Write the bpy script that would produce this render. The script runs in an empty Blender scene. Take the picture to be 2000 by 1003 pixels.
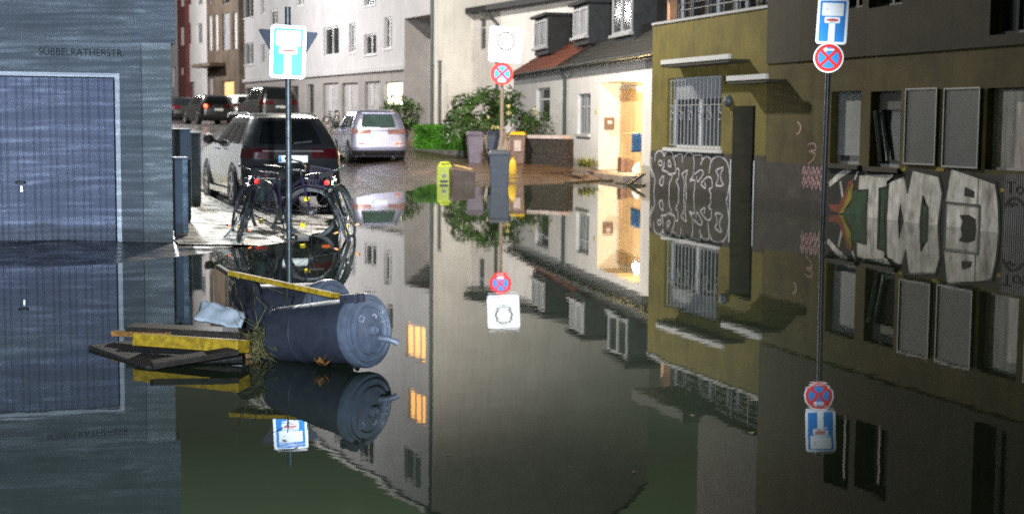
import bpy, bmesh, math, random
import numpy as np
from mathutils import Vector, Matrix, noise as mnoise
random.seed(7)
R_ = math.radians
C = bpy.context.scene.collection
SC = bpy.context.scene

# ------------------------------------------------------------------ camera
FPX, PITCH, ROLL, YAW, HCAM = 2790.0, 0.0927, -0.0084, 0.3178, 1.43
_f0 = np.array([math.sin(YAW), math.cos(YAW), 0.0]); _r0 = np.array([math.cos(YAW), -math.sin(YAW), 0.0]); _u0 = np.array([0, 0, 1.0])
_F = _f0 * math.cos(PITCH) - _u0 * math.sin(PITCH)
_U = _u0 * math.cos(PITCH) + _f0 * math.sin(PITCH)
_R = _r0 * math.cos(ROLL) - _U * math.sin(ROLL)
_U = _U * math.cos(ROLL) + _r0 * math.sin(ROLL)
cam = bpy.data.cameras.new('camera'); camo = bpy.data.objects.new('camera', cam); C.objects.link(camo)
camo.matrix_world = Matrix(((_R[0], _U[0], -_F[0], 0), (_R[1], _U[1], -_F[1], 0), (_R[2], _U[2], -_F[2], HCAM), (0, 0, 0, 1)))
cam.lens = FPX / 2000 * 36; cam.sensor_width = 36; cam.sensor_fit = 'HORIZONTAL'
cam.clip_start = 0.1; cam.clip_end = 2000
cam.dof.use_dof = True; cam.dof.focus_distance = 10.0; cam.dof.aperture_fstop = 2.8
SC.camera = camo
SC.view_settings.view_transform = 'Standard'; SC.view_settings.look = 'None'
SC.view_settings.exposure = 0.35; SC.view_settings.gamma = 1.0
SC.cycles.caustics_reflective = False; SC.cycles.caustics_refractive = False
SC.cycles.sample_clamp_indirect = 2.0
SC.cycles.max_bounces = 6
SC.cycles.use_denoising = False

# ------------------------------------------------------------------ night sky: city glow fading upward
w = bpy.data.worlds.new('World'); SC.world = w; w.use_nodes = True
nt = w.node_tree; bg = nt.nodes['Background']
tc = nt.nodes.new('ShaderNodeTexCoord'); sp = nt.nodes.new('ShaderNodeSeparateXYZ'); cr = nt.nodes.new('ShaderNodeValToRGB')
nt.links.new(tc.outputs['Generated'], sp.inputs[0]); nt.links.new(sp.outputs['Z'], cr.inputs[0]); nt.links.new(cr.outputs[0], bg.inputs[0])
e = cr.color_ramp.elements
e[0].position = 0.0; e[0].color = (.12, .115, .105, 1)
e[1].position = 0.75; e[1].color = (.008, .010, .009, 1)
x_ = cr.color_ramp.elements.new(.16); x_.color = (.07, .072, .06, 1)
x_ = cr.color_ramp.elements.new(.215); x_.color = (.042, .048, .03, 1)
x_ = cr.color_ramp.elements.new(.285); x_.color = (.12, .175, .09, 1)
x_ = cr.color_ramp.elements.new(.42); x_.color = (.03, .04, .03, 1)
bg.inputs[1].default_value = 1.0

# ------------------------------------------------------------------ lamps of the street
def lamp(name, kind, loc, power, color, radius=.15, aim=None, size=None, blend=.5):
    l = bpy.data.lights.new(name, kind); o = bpy.data.objects.new(name, l); C.objects.link(o)
    o.location = loc; l.energy = power; l.color = color; l.shadow_soft_size = radius
    if aim is not None:
        o.rotation_euler = (Vector(aim) - Vector(loc)).to_track_quat('-Z', 'Y').to_euler()
    if size: l.spot_size = R_(size); l.spot_blend = blend
    return o
lamp('street_lamp_light', 'POINT', (7.0, 33.5, 9.2), 6900, (1, .93, .82), .25)
lamp('street_lamp_light', 'SPOT', (8.0, 48, 15.2), 25000, (1, .94, .86), .3, (17.5, 64, 0.0), 80, 1.0)
lamp('street_lamp_light', 'POINT', (5.0, 77, 9.0), 8200, (1, .97, .96), .3)
lamp('street_lamp_light', 'POINT', (3.5, 100, 9.5), 5000, (1, .96, .95), .3)
lamp('wall_lamp_light', 'SPOT', (2.15, 27.5, 4.9), 1700, (.93, .98, 1), .10, (2.3, 22.5, 0), 120, .5)
lamp('headlamp_light', 'SPOT', (-0.9, -1.2, 1.9), 4300, (.60, .75, 1.0), .12, (1.0, 17, 1.1), 56, .9)
lamp('headlamp_light', 'SPOT', (0.7, -1.2, 1.5), 30000, (.84, .90, 1.0), .12, (11.0, 34, 1.4), 26, 1.0)
# added spot with streak pattern, standing in for headlamp light off the flood
rip = lamp('ripple_gobo_light', 'SPOT', (-1.1, 8.0, 0.12), 1000, (.72, .86, 1.0), .02, (0.3, 17, 1.9), 84, .6)
l = rip.data; l.use_nodes = True; n = l.node_tree; em = n.nodes['Emission']
tcl = n.nodes.new('ShaderNodeTexCoord'); mp = n.nodes.new('ShaderNodeMapping'); nz = n.nodes.new('ShaderNodeTexNoise'); rp = n.nodes.new('ShaderNodeValToRGB')
mp.inputs['Scale'].default_value = (3.0, 125, 3.0)
nz.inputs['Scale'].default_value = 1.5; nz.inputs['Detail'].default_value = 2.0; nz.inputs['Distortion'].default_value = .25
n.links.new(tcl.outputs['Normal'], mp.inputs[0]); n.links.new(mp.outputs[0], nz.inputs[0])
sb = n.nodes.new('ShaderNodeMath'); sb.operation = 'SUBTRACT'; sb.inputs[1].default_value = .5; ab = n.nodes.new('ShaderNodeMath'); ab.operation = 'ABSOLUTE'
n.links.new(nz.outputs[0], sb.inputs[0]); n.links.new(sb.outputs[0], ab.inputs[0]); n.links.new(ab.outputs[0], rp.inputs[0])
rp.color_ramp.elements[0].position = .0; rp.color_ramp.elements[0].color = (3.4, 3.4, 3.4, 1)
rp.color_ramp.elements[1].position = .075; rp.color_ramp.elements[1].color = (.42, .42, .42, 1)
q_ = rp.color_ramp.elements.new(.022); q_.color = (1.0, 1.0, 1.0, 1)
n.links.new(rp.outputs[0], em.inputs['Strength'])

# ------------------------------------------------------------------ picture point -> world point (design aid)
def ray(x, y):
    return _F + _R * (x - 1000) / FPX + _U * (501.5 - y) / FPX
def at_z(x, y, z=0.0):
    v = ray(x, y); t = (z - HCAM) / v[2]; return Vector((v[0] * t, v[1] * t, z))
def at_d(x, y, D):
    v = ray(x, y); t = D / math.hypot(v[0], v[1]); return Vector((v[0] * t, v[1] * t, HCAM + v[2] * t))
class Frame:
    """a vertical plane: local x along it, local y outward, z up"""
    def __init__(s, ox, oy, nx, ny):
        L = math.hypot(nx, ny); s.o = (ox, oy); s.n = (nx / L, ny / L); s.x = (s.n[1], -s.n[0])
        s.rot = math.atan2(s.x[1], s.x[0])
    def uv(s, px, py, d=0.0):
        v = ray(px, py)
        ox, oy = s.o[0] + s.n[0] * d, s.o[1] + s.n[1] * d
        t = (ox * s.n[0] + oy * s.n[1]) / (v[0] * s.n[0] + v[1] * s.n[1])
        X, Y, Z = v[0] * t, v[1] * t, HCAM + v[2] * t
        return ((X - s.o[0]) * s.x[0] + (Y - s.o[1]) * s.x[1], Z)
    def rect(s, x0, x1, y0, y1, d=0.0):
        xm, ym = (x0 + x1) / 2, (y0 + y1) / 2
        ua, ub = s.uv(x0, ym, d)[0], s.uv(x1, ym, d)[0]
        za, zb = s.uv(xm, y1, d)[1], s.uv(xm, y0, d)[1]
        return (min(ua, ub), max(ua, ub), za, zb)

# ------------------------------------------------------------------ mesh builder
class MB:
    def __init__(s): s.v = []; s.f = []
    def add(s, vs, fs):
        b = len(s.v); s.v += [tuple(p) for p in vs]; s.f += [tuple(i + b for i in q) for q in fs]; return s
    def poly(s, pts): return s.add(pts, [tuple(range(len(pts)))])
    def hexa(s, p):
        return s.add(p, [(0, 3, 2, 1), (4, 5, 6, 7), (0, 1, 5, 4), (1, 2, 6, 5), (2, 3, 7, 6), (3, 0, 4, 7)])
    def box(s, x0, x1, y0, y1, z0, z1):
        return s.hexa([(x0, y0, z0), (x1, y0, z0), (x1, y1, z0), (x0, y1, z0), (x0, y0, z1), (x1, y0, z1), (x1, y1, z1), (x0, y1, z1)])
    def bar(s, a, b, w, h, up=(0, 0, 1)):
        a, b = Vector(a), Vector(b); d = (b - a).normalized(); sd = d.cross(Vector(up))
        if sd.length < 1e-4: sd = Vector((1, 0, 0))
        sd.normalize(); u = sd.cross(d)
        sd = sd * w / 2; u = u * h / 2
        return s.hexa([a - sd - u, a + sd - u, b + sd - u, b - sd - u, a - sd + u, a + sd + u, b + sd + u, b - sd + u])
    def tube(s, pts, r, n=8, closed=False, cap=True):
        pts = [Vector(p) for p in pts]; m = len(pts); rings = []
        rr = r if isinstance(r, (list, tuple)) else [r] * m
        up = Vector((0, 0, 1)); prev = None
        for i, p in enumerate(pts):
            if closed: d = pts[(i + 1) % m] - pts[i - 1]
            else: d = pts[min(i + 1, m - 1)] - pts[max(i - 1, 0)]
            d.normalize()
            if prev is None:
                a = d.cross(up)
                if a.length < .05: a = d.cross(Vector((1, 0, 0)))
            else:
                a = prev - d * prev.dot(d)
                if a.length < 1e-5: a = d.cross(up)
            a.normalize(); prev = a; b = d.cross(a)
            rings.append([p + (a * math.cos(2 * math.pi * k / n) + b * math.sin(2 * math.pi * k / n)) * rr[i] for k in range(n)])
        base = len(s.v)
        for g in rings: s.v += [tuple(q) for q in g]
        for i in range(m if closed else m - 1):
            j = (i + 1) % m
            for k in range(n):
                k2 = (k + 1) % n
                s.f.append((base + i * n + k, base + j * n + k, base + j * n + k2, base + i * n + k2))
        if cap and not closed:
            s.f.append(tuple(base + k for k in range(n))[::1]); s.f.append(tuple(base + (m - 1) * n + k for k in range(n))[::-1])
        return s
    def lathe(s, prof, o=(0, 0, 0), ax=(0, 0, 1), n=24):
        o = Vector(o); ax = Vector(ax).normalized(); a = ax.orthogonal().normalized(); b = ax.cross(a); base = len(s.v); m = len(prof)
        for r, h in prof:
            for k in range(n):
                t = 2 * math.pi * k / n
                s.v.append(tuple(o + ax * h + (a * math.cos(t) + b * math.sin(t)) * max(r, 1e-4)))
        for i in range(m - 1):
            for k in range(n):
                k2 = (k + 1) % n
                s.f.append((base + i * n + k, base + i * n + k2, base + (i + 1) * n + k2, base + (i + 1) * n + k))
        return s
    def torus(s, c, ax, R, r, n=32, m=8):
        c = Vector(c); ax = Vector(ax).normalized(); a = ax.orthogonal().normalized(); b = ax.cross(a)
        return s.tube([c + (a * math.cos(2 * math.pi * k / n) + b * math.sin(2 * math.pi * k / n)) * R for k in range(n)], r, m, True)
    def ball(s, c, r, n=12):
        return s.lathe([(r * math.sin(math.pi * i / n), -r * math.cos(math.pi * i / n)) for i in range(n + 1)], c, (0, 0, 1), n * 2)
    def build(s, name, mat, parent=None, smooth=False, bevel=0, recalc=True):
        me = bpy.data.meshes.new(name); me.from_pydata(s.v, [], s.f); me.update()
        if recalc or bevel:
            bm = bmesh.new(); bm.from_mesh(me)
            if bevel:
                bmesh.ops.remove_doubles(bm, verts=bm.verts, dist=1e-5)
                bmesh.ops.bevel(bm, geom=list(bm.edges), offset=bevel, segments=2, profile=.6, affect='EDGES', clamp_overlap=True)
            bmesh.ops.recalc_face_normals(bm, faces=bm.faces); bm.to_mesh(me); bm.free()
        o = bpy.data.objects.new(name, me); C.objects.link(o); me.materials.append(mat)
        if parent is not None: o.parent = parent
        if smooth:
            for p in me.polygons: p.use_smooth = True
            if smooth != 'full':
                me.set_sharp_from_angle(angle=R_(38))
        return o
def thing(name, label, cat, loc=(0, 0, 0), rz=0, group=None, rot=None):
    o = bpy.data.objects.new(name, None); C.objects.link(o); o.location = loc
    o.rotation_euler = rot if rot is not None else (0, 0, rz)
    o.empty_display_size = .2
    return tag(o, label, cat, group)
def tag(o, label, cat, group=None):
    o['label'] = label; o['category'] = cat
    if group: o['group'] = group
    return o
def structure(o, kind='structure'):
    o['kind'] = kind; return o
def text_mb(body, size, xf):
    cu = bpy.data.curves.new('lettering', 'FONT'); cu.body = body; cu.size = size; cu.extrude = 0.0; cu.align_x = 'LEFT'
    t = bpy.data.objects.new('lettering', cu); C.objects.link(t)
    dg = bpy.context.evaluated_depsgraph_get(); me = bpy.data.meshes.new_from_object(t.evaluated_get(dg))
    m = MB(); m.add([xf(v.co) for v in me.vertices], [tuple(p.vertices) for p in me.polygons])
    C.objects.unlink(t); bpy.data.objects.remove(t); bpy.data.curves.remove(cu); bpy.data.meshes.remove(me)
    return m

# ------------------------------------------------------------------ materials
def mat(name, col, rough=.7, metal=0, var=.12, scale=3.0, bump=0.0, bscale=30.0, spec=.5, emit=None, estr=0, stretch=None, col2=None, rvar=0, coat=0, grime=0, wet=0):
    m = bpy.data.materials.new(name); m.use_nodes = True; t = m.node_tree; b = t.nodes['Principled BSDF']
    b.inputs['Roughness'].default_value = rough; b.inputs['Metallic'].default_value = metal
    b.inputs['Specular IOR Level'].default_value = spec; b.inputs['Coat Weight'].default_value = coat
    tcn = t.nodes.new('ShaderNodeTexCoord'); src = tcn.outputs['Object']
    if stretch:
        mpn = t.nodes.new('ShaderNodeMapping'); mpn.inputs['Scale'].default_value = stretch; t.links.new(src, mpn.inputs[0]); src = mpn.outputs[0]
    nn = t.nodes.new('ShaderNodeTexNoise'); nn.inputs['Scale'].default_value = scale; nn.inputs['Detail'].default_value = 6; nn.inputs['Roughness'].default_value = .62
    t.links.new(src, nn.inputs[0])
    rmp = t.nodes.new('ShaderNodeValToRGB'); t.links.new(nn.outputs[0], rmp.inputs[0])
    c2 = col2 or tuple(c * (1 - 2 * var) for c in col)
    c1 = tuple(min(1, c * (1 + var)) for c in col)
    rmp.color_ramp.elements[0].position = .32; rmp.color_ramp.elements[0].color = (*c2, 1)
    rmp.color_ramp.elements[1].position = .66; rmp.color_ramp.elements[1].color = (*c1, 1)
    colout = rmp.outputs[0]
    if grime:     # rain streaks and dirt patches of the surface itself
        g1 = t.nodes.new('ShaderNodeMapping'); g1.inputs['Scale'].default_value = (5, 5, .55); t.links.new(tcn.outputs['Object'], g1.inputs[0])
        g2 = t.nodes.new('ShaderNodeTexNoise'); g2.inputs['Scale'].default_value = 1.1; g2.inputs['Detail'].default_value = 7; g2.inputs['Roughness'].default_value = .7; t.links.new(g1.outputs[0], g2.inputs[0])
        g3 = t.nodes.new('ShaderNodeMapRange'); g3.inputs['From Min'].default_value = .45; g3.inputs['From Max'].default_value = .72; g3.inputs['To Max'].default_value = grime; t.links.new(g2.outputs[0], g3.inputs[0])
        g4 = t.nodes.new('ShaderNodeMixRGB'); g4.blend_type = 'MULTIPLY'; g4.inputs[2].default_value = (.28, .25, .2, 1); t.links.new(g3.outputs[0], g4.inputs[0]); t.links.new(colout, g4.inputs[1]); colout = g4.outputs[0]
    if wet:       # soaked, silt-stained band above the flood
        h1 = t.nodes.new('ShaderNodeSeparateXYZ'); t.links.new(tcn.outputs['Object'], h1.inputs[0])
        h2 = t.nodes.new('ShaderNodeTexNoise'); h2.inputs['Scale'].default_value = 2.2; h2.inputs['Detail'].default_value = 5; t.links.new(tcn.outputs['Object'], h2.inputs[0])
        h3 = t.nodes.new('ShaderNodeMath'); h3.operation = 'MULTIPLY_ADD'; h3.inputs[1].default_value = -.35; t.links.new(h2.outputs[0], h3.inputs[0]); t.links.new(h1.outputs['Z'], h3.inputs[2])
        h4 = t.nodes.new('ShaderNodeMapRange'); h4.inputs['From Min'].default_value = wet - .19; h4.inputs['From Max'].default_value = wet - .15; h4.inputs['To Min'].default_value = .6; h4.inputs['To Max'].default_value = 0; t.links.new(h3.outputs[0], h4.inputs[0])
        h5 = t.nodes.new('ShaderNodeMixRGB'); h5.blend_type = 'MULTIPLY'; h5.inputs[2].default_value = (.32, .28, .22, 1); t.links.new(h4.outputs[0], h5.inputs[0]); t.links.new(colout, h5.inputs[1]); colout = h5.outputs[0]
    t.links.new(colout, b.inputs['Base Color'])
    if rvar:
        mr = t.nodes.new('ShaderNodeMapRange'); mr.inputs['To Min'].default_value = max(.02, rough - rvar); mr.inputs['To Max'].default_value = rough + rvar
        mr.inputs['From Min'].default_value = .3; mr.inputs['From Max'].default_value = .7
        t.links.new(nn.outputs[0], mr.inputs[0]); t.links.new(mr.outputs[0], b.inputs['Roughness'])
    if bump:
        n2 = t.nodes.new('ShaderNodeTexNoise'); n2.inputs['Scale'].default_value = bscale; n2.inputs['Detail'].default_value = 4; t.links.new(src, n2.inputs[0])
        bn = t.nodes.new('ShaderNodeBump'); bn.inputs['Strength'].default_value = .6; bn.inputs['Distance'].default_value = bump
        t.links.new(n2.outputs[0], bn.inputs['Height']); t.links.new(bn.outputs[0], b.inputs['Normal'])
    if emit:
        b.inputs['Emission Color'].default_value = (*emit, 1); b.inputs['Emission Strength'].default_value = estr
    return m
def paint(name, col, rough=.45):   # beaded reflective sheeting of road signs and number plates
    return mat(name, col, rough, metal=1.0, var=.03, scale=8)
M = {}
M['garage_wall'] = mat('grey_plaster', (.205, .228, .255), .85, var=.07, scale=1.3, bump=.004, bscale=60, grime=.15, wet=.16)
M['garage_wall2'] = mat('grey_plaster_panel', (.275, .305, .32), .85, var=.05, scale=1.3, bump=.004, bscale=60, grime=.15, wet=.16)
M['garage_door'] = mat('blue_grey_sheet', (.15, .175, .275), .5, var=.08, scale=2, grime=.12, wet=.2)
M['door_frame'] = mat('white_steel_frame', (.75, .78, .82), .4, var=.04)
M['dark'] = mat('black_plastic', (.012, .012, .014), .5, var=.2)
M['letter'] = mat('dark_letters', (.012, .014, .016), .7)
M['cabinet'] = mat('grey_blue_cabinet', (.2, .26, .33), .6, var=.1, scale=4, grime=.3, wet=.2)
M['galv'] = mat('galvanised_steel', (.095, .115, .125), .42, metal=.5, var=.2, scale=9)
M['darkpole'] = mat('dark_grey_pole', (.06, .065, .07), .45, metal=.4, var=.2, scale=9)
M['signback'] = mat('dull_aluminium', (.045, .06, .085), .6, metal=.2, var=.12, scale=5)
M['s_white'] = paint('white_sheeting', (.9, .93, .93))
M['s_blue'] = paint('blue_sheeting', (.045, .25, .62))
M['s_red'] = paint('red_sheeting', (.62, .045, .035))
M['s_ring'] = mat('olive_ring_print', (.10, .088, .008), .8)
M['s_orange'] = paint('orange_reflector', (.75, .16, .03), .4)
M['s_yellow'] = paint('yellow_reflector', (.75, .6, .04), .45)
M['s_plate'] = paint('white_plate_sheeting', (.85, .9, .82), .4)
M['white_render'] = mat('white_render', (.70, .685, .66), .85, var=.05, scale=.9, bump=.003, bscale=40, grime=.22, wet=.42)
M['white_trim'] = mat('white_trim', (.55, .545, .53), .5, var=.04)
M['cream'] = mat('cream_render', (.74, .66, .52), .8, var=.05, scale=2)
M['olive'] = mat('olive_render', (.15, .12, .02), .9, var=.16, scale=1.6, bump=.005, bscale=55, grime=.35)
M['brown_wall'] = mat('brown_olive_render', (.092, .073, .018), .9, var=.22, scale=1.4, bump=.005, bscale=55, grime=.45)
M['umber'] = mat('dark_umber_render', (.042, .037, .020), .9, var=.18, scale=1.4, bump=.005, bscale=55, grime=.4)
M['plinth'] = mat('dark_grey_plinth', (.053, .045, .036), .85, var=.25, scale=2.2, bump=.004, bscale=40, grime=.4, wet=.14)
M['row'] = mat('grey_render', (.43, .425, .43), .9, var=.06, scale=.6, grime=.2)
M['row_low'] = mat('dark_grey_base', (.26, .245, .235), .9, var=.1, scale=.8)
M['beige'] = mat('beige_render', (.56, .535, .485), .9, var=.06, scale=.7, grime=.2)
M['beige2'] = mat('pale_render', (.55, .53, .51), .9, var=.06, scale=.7, grime=.25)
M['brownb'] = mat('umber_cladding', (.115, .085, .06), .8, var=.2, scale=1)
M['whiteb'] = mat('pale_facade', (.6, .58, .57), .9, var=.05, scale=.7)
M['door_grey'] = mat('grey_white_door', (.33, .32, .32), .6, var=.1, scale=2)
M['redb'] = mat('dark_red_brick', (.10, .028, .026), .85, var=.2, scale=6)
M['tile_red'] = mat('red_roof_tiles', (.30, .075, .03), .8, var=.3, scale=7, bump=.02, bscale=12)
M['tile_dark'] = mat('dark_roof_tiles', (.035, .033, .028), .8, var=.3, scale=7, bump=.02, bscale=12)
M['slate'] = mat('dark_slate', (.018, .02, .022), .75, var=.3, scale=6)
M['gutter'] = mat('zinc_gutter', (.13, .145, .14), .5, metal=.5, var=.15)
M['pipe_dark'] = mat('dark_drainpipe', (.055, .07, .065), .5, metal=.3)
M['glass'] = mat('dark_window_glass', (.02, .024, .026), .06, var=.3, scale=2, spec=.8)
M['glass2'] = mat('curtained_window_glass', (.10, .115, .125), .12, var=.35, scale=2.4, stretch=(4, 4, .5), spec=.8)
M['frame'] = mat('grey_window_frame', (.33, .33, .33), .5, var=.06)
M['frame_white'] = mat('white_window_frame', (.6, .6, .6), .45, var=.05)
M['shutter'] = mat('grey_roller_shutter', (.07, .073, .07), .6, var=.12, scale=2)
M['shutter_pale'] = mat('pale_roller_shutter', (.30, .31, .32), .6, var=.12, scale=2)
M['lit_warm'] = mat('lamplit_pane', (.6, .3, .08), .5, emit=(1, .50, .14), estr=2.2, var=.25, scale=2.4, stretch=(5, 5, .4))
M['lit_pale'] = mat('bright_lit_pane', (.8, .8, .6), .5, emit=(1, 1, .72), estr=2.4)
M['lit_dim'] = mat('dim_lit_shop_pane', (.6, .4, .2), .5, emit=(1, .62, .22), estr=.55)
M['wood'] = mat('varnished_wood', (.60, .40, .19), .6, var=.18, scale=3, stretch=(8, 8, .6))
M['blue_cloth'] = mat('blue_tarpaulin', (.015, .085, .21), .6, var=.2, scale=9)
M['black_car'] = mat('dark_car_paint', (.028, .03, .034), .25, metal=.3, var=.05, coat=.8)
M['black_far'] = mat('black_car_paint', (.012, .012, .014), .3, var=.05, coat=.5)
M['grey_car'] = mat('silver_grey_car_paint', (.30, .31, .33), .3, metal=.55, var=.04, coat=.7)
M['blue_car'] = mat('pale_violet_car_paint', (.62, .63, .84), .38, metal=.8, var=.04, coat=.8)
M['white_car'] = mat('white_car_paint', (.5, .5, .5), .3, var=.04, coat=.6)
M['car_glass'] = mat('tinted_car_glass', (.008, .009, .01), .08, var=.1, spec=.7)
M['car_glass_green'] = mat('greenish_car_glass', (.05, .085, .075), .08, var=.15, spec=.8)
M['tail'] = mat('dark_red_tail_light', (.05, .003, .006), .2, var=.3, scale=20, coat=.6)
M['tail_bright'] = mat('clear_red_tail_light', (.55, .28, .26), .25, metal=.5, var=.3, scale=20)
M['trim_black'] = mat('black_trim', (.015, .015, .016), .55, var=.2)
M['chrome'] = mat('bright_metal_trim', (.6, .6, .6), .2, metal=1, var=.03)
M['tyre'] = mat('tyre_rubber', (.013, .013, .014), .75, var=.2)
M['bike_tyre'] = mat('grey_dusty_tyre', (.085, .09, .09), .7, var=.3, scale=12)
M['rim'] = mat('alloy_rim', (.3, .3, .31), .35, metal=.8, var=.05)
M['purple'] = mat('violet_bicycle_paint', (.045, .036, .085), .35, metal=.3, var=.1)
M['bike_dark'] = mat('dark_bicycle_paint', (.025, .045, .045), .35, metal=.3, var=.1)
M['bike_metal'] = mat('bicycle_alloy', (.3, .31, .31), .35, metal=.85, var=.1)
M['basket'] = mat('violet_wicker', (.045, .035, .06), .7, var=.4, scale=60)
M['pannier'] = mat('grey_green_canvas', (.06, .085, .09), .75, var=.2, scale=9)
M['bin_blue'] = mat('anthracite_bin_plastic', (.05, .053, .068), .5, var=.12, scale=14, rvar=.1, spec=.4, grime=.3, bump=.0015, bscale=25)
M['bin_lid'] = mat('blue_grey_lid_plastic', (.15, .17, .205), .36, var=.12, scale=14, rvar=.08, spec=.5, grime=.2)
M['bin_scratch'] = mat('white_scratch', (.6, .62, .66), .6)
M['bin_mauve'] = mat('mauve_grey_bin_plastic', (.13, .11, .15), .6, var=.12, scale=5)
M['bin_dark'] = mat('black_bin_plastic', (.03, .04, .06), .5, var=.15, scale=5)
M['bin_brown'] = mat('brown_bin_plastic', (.14, .085, .06), .55, var=.15, scale=5)
M['yellow_lid'] = mat('yellow_plastic', (.62, .42, .02), .5, var=.12, scale=6)
M['lime'] = mat('lime_yellow_plastic', (.60, .68, .03), .5, var=.1, scale=8)
M['yellow_wood'] = mat('yellow_painted_wood', (.62, .38, .02), .6, var=.26, scale=5, stretch=(.6, 6, 6), bump=.002, bscale=20, grime=.5)
M['grey_wood'] = mat('wet_grey_wood', (.045, .033, .022), .6, var=.35, scale=6, stretch=(.6, 5, 5), bump=.003, bscale=20)
M['felt'] = mat('gritty_roofing_felt', (.045, .04, .033), .7, col2=(.008, .007, .006), var=.5, scale=60, bump=.006, bscale=130)
M['foam'] = mat('white_foam_board', (.72, .76, .76), .7, var=.08, scale=6, grime=.3)
M['straw'] = mat('wet_straw', (.17, .15, .05), .7, var=.4, scale=20)
M['rust'] = mat('orange_brown_leaf', (.42, .19, .05), .6, var=.3, scale=30)
M['leaf'] = mat('glossy_dark_leaves', (.05, .10, .02), .45, var=.45, scale=1.6)
M['leaf_bright'] = mat('bright_hedge_leaves', (.13, .42, .03), .5, var=.4, scale=2.2)
M['leaf_yellow'] = mat('yellow_green_weeds', (.16, .2, .03), .6, var=.3, scale=4)
M['stem'] = mat('brown_stem', (.07, .05, .03), .8)
M['gleam'] = mat('cream_gleam', (.72, .62, .26), .6)  # pale colour painting lamp gleams in the shrub
M['wallstone'] = mat('dark_garden_wall_stone', (.03, .024, .02), .9, var=.35, scale=9, bump=.02, bscale=16)
M['coping'] = mat('pale_coping_stone', (.46, .38, .36), .8, var=.15)
M['concrete'] = mat('brown_grey_concrete', (.27, .215, .175), .85, var=.15)
M['kerb'] = mat('grey_kerb_stone', (.22, .215, .19), .7, var=.2, scale=3)
M['g_white'] = mat('chalky_white_graffiti_paint', (.8, .78, .73), .85, col2=(.30, .28, .26), var=.2, scale=3.2, stretch=(1.8, 1, .8), grime=.5)
M['g_line'] = mat('grey_white_spray_line', (.62, .59, .60), .85, col2=(.3, .28, .28), var=.1, scale=12)
M['g_black'] = mat('black_graffiti_paint', (.014, .014, .012), .85, var=.3)
M['g_green'] = mat('green_graffiti_paint', (.025, .075, .03), .85, var=.35, scale=5)
M['g_yellow'] = mat('yellow_graffiti_paint', (.30, .24, .02), .85, var=.25, scale=6)
M['g_red'] = mat('red_graffiti_paint', (.22, .05, .025), .85, var=.3, scale=6)
M['g_pink'] = mat('pink_spray_line', (.55, .33, .33), .85, var=.2, scale=12)
M['corrug'] = mat('grey_corrugated_panel', (.17, .16, .175), .6, var=.15, scale=3)
M['curtain'] = mat('pale_foil_curtain', (.62, .56, .48), .45, col2=(.06, .055, .06), var=.3, scale=1.6, stretch=(2.2, 2.2, .35))

# ------------------------------------------------------------------ ground and flood water
shore = [(-260, 528), (-60, 524), (0, 521), (120, 519), (232, 514), (300, 508), (345, 502), (400, 493), (450, 482), (520, 474), (575, 468), (640, 452), (668, 410), (690, 386), (760, 376), (812, 371), (850, 354), (930, 357), (1040, 360), (1110, 357), (1165, 351), (1262, 350)]
land = [tuple(at_z(x, y, 0)[:2]) for x, y in shore] + [(16, 33.2), (70, 33), (70, 700), (-400, 700), (-400, 14)]
LP = np.array(land)
def sdist(PX, PY):
    inside = np.zeros(PX.shape, bool); dm = np.full(PX.shape, 1e9)
    for i in range(len(LP)):
        a, b = LP[i], LP[(i + 1) % len(LP)]
        ab = b - a; t = np.clip(((PX - a[0]) * ab[0] + (PY - a[1]) * ab[1]) / (ab @ ab), 0, 1)
        dm = np.minimum(dm, np.hypot(PX - a[0] - t * ab[0], PY - a[1] - t * ab[1]))
        c = ((a[1] > PY) != (b[1] > PY)); dy = b[1] - a[1] if abs(b[1] - a[1]) > 1e-9 else 1e-9
        inside ^= c & (PX < (b[0] - a[0]) * (PY - a[1]) / dy + a[0])
    return np.where(inside, dm, -dm)
def height(PX, PY):
    PX, PY = np.asarray(PX, float), np.asarray(PY, float)
    d = sdist(PX, PY)
    k = np.clip((PX - 8.5) / 2.5, 0, 1)
    cap = .07 + .22 * k; sl = .03 + .05 * k
    z = np.where(d > 0, np.minimum(cap, d * sl), np.maximum(-.35, d * .12))
    rise = np.clip(PY - 45, 0, 26) * .046 + np.clip(PY - 71, 0, 60) * .004
    return z + np.where(d > 0, rise, 0)
def hz(x, y): return float(height(np.array([x]), np.array([y]))[0])
def bumps(x, y):
    return .010 * mnoise.noise(Vector((x * .9, y * .9, 0))) + .005 * mnoise.noise(Vector((x * 3.1, y * 3.1, 5)))
def sheet(xs, ys, dz=0, rough=1.0):
    XX, YY = np.meshgrid(xs, ys); Z = height(XX, YY) + dz
    m = MB(); nx = len(xs)
    for j in range(len(ys)):
        for i in range(nx):
            m.v.append((XX[j, i], YY[j, i], Z[j, i] + rough * bumps(XX[j, i], YY[j, i])))
    for j in range(len(ys) - 1):
        for i in range(nx - 1):
            a = j * nx + i; m.f.append((a, a + 1, a + nx + 1, a + nx))
    return m
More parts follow.
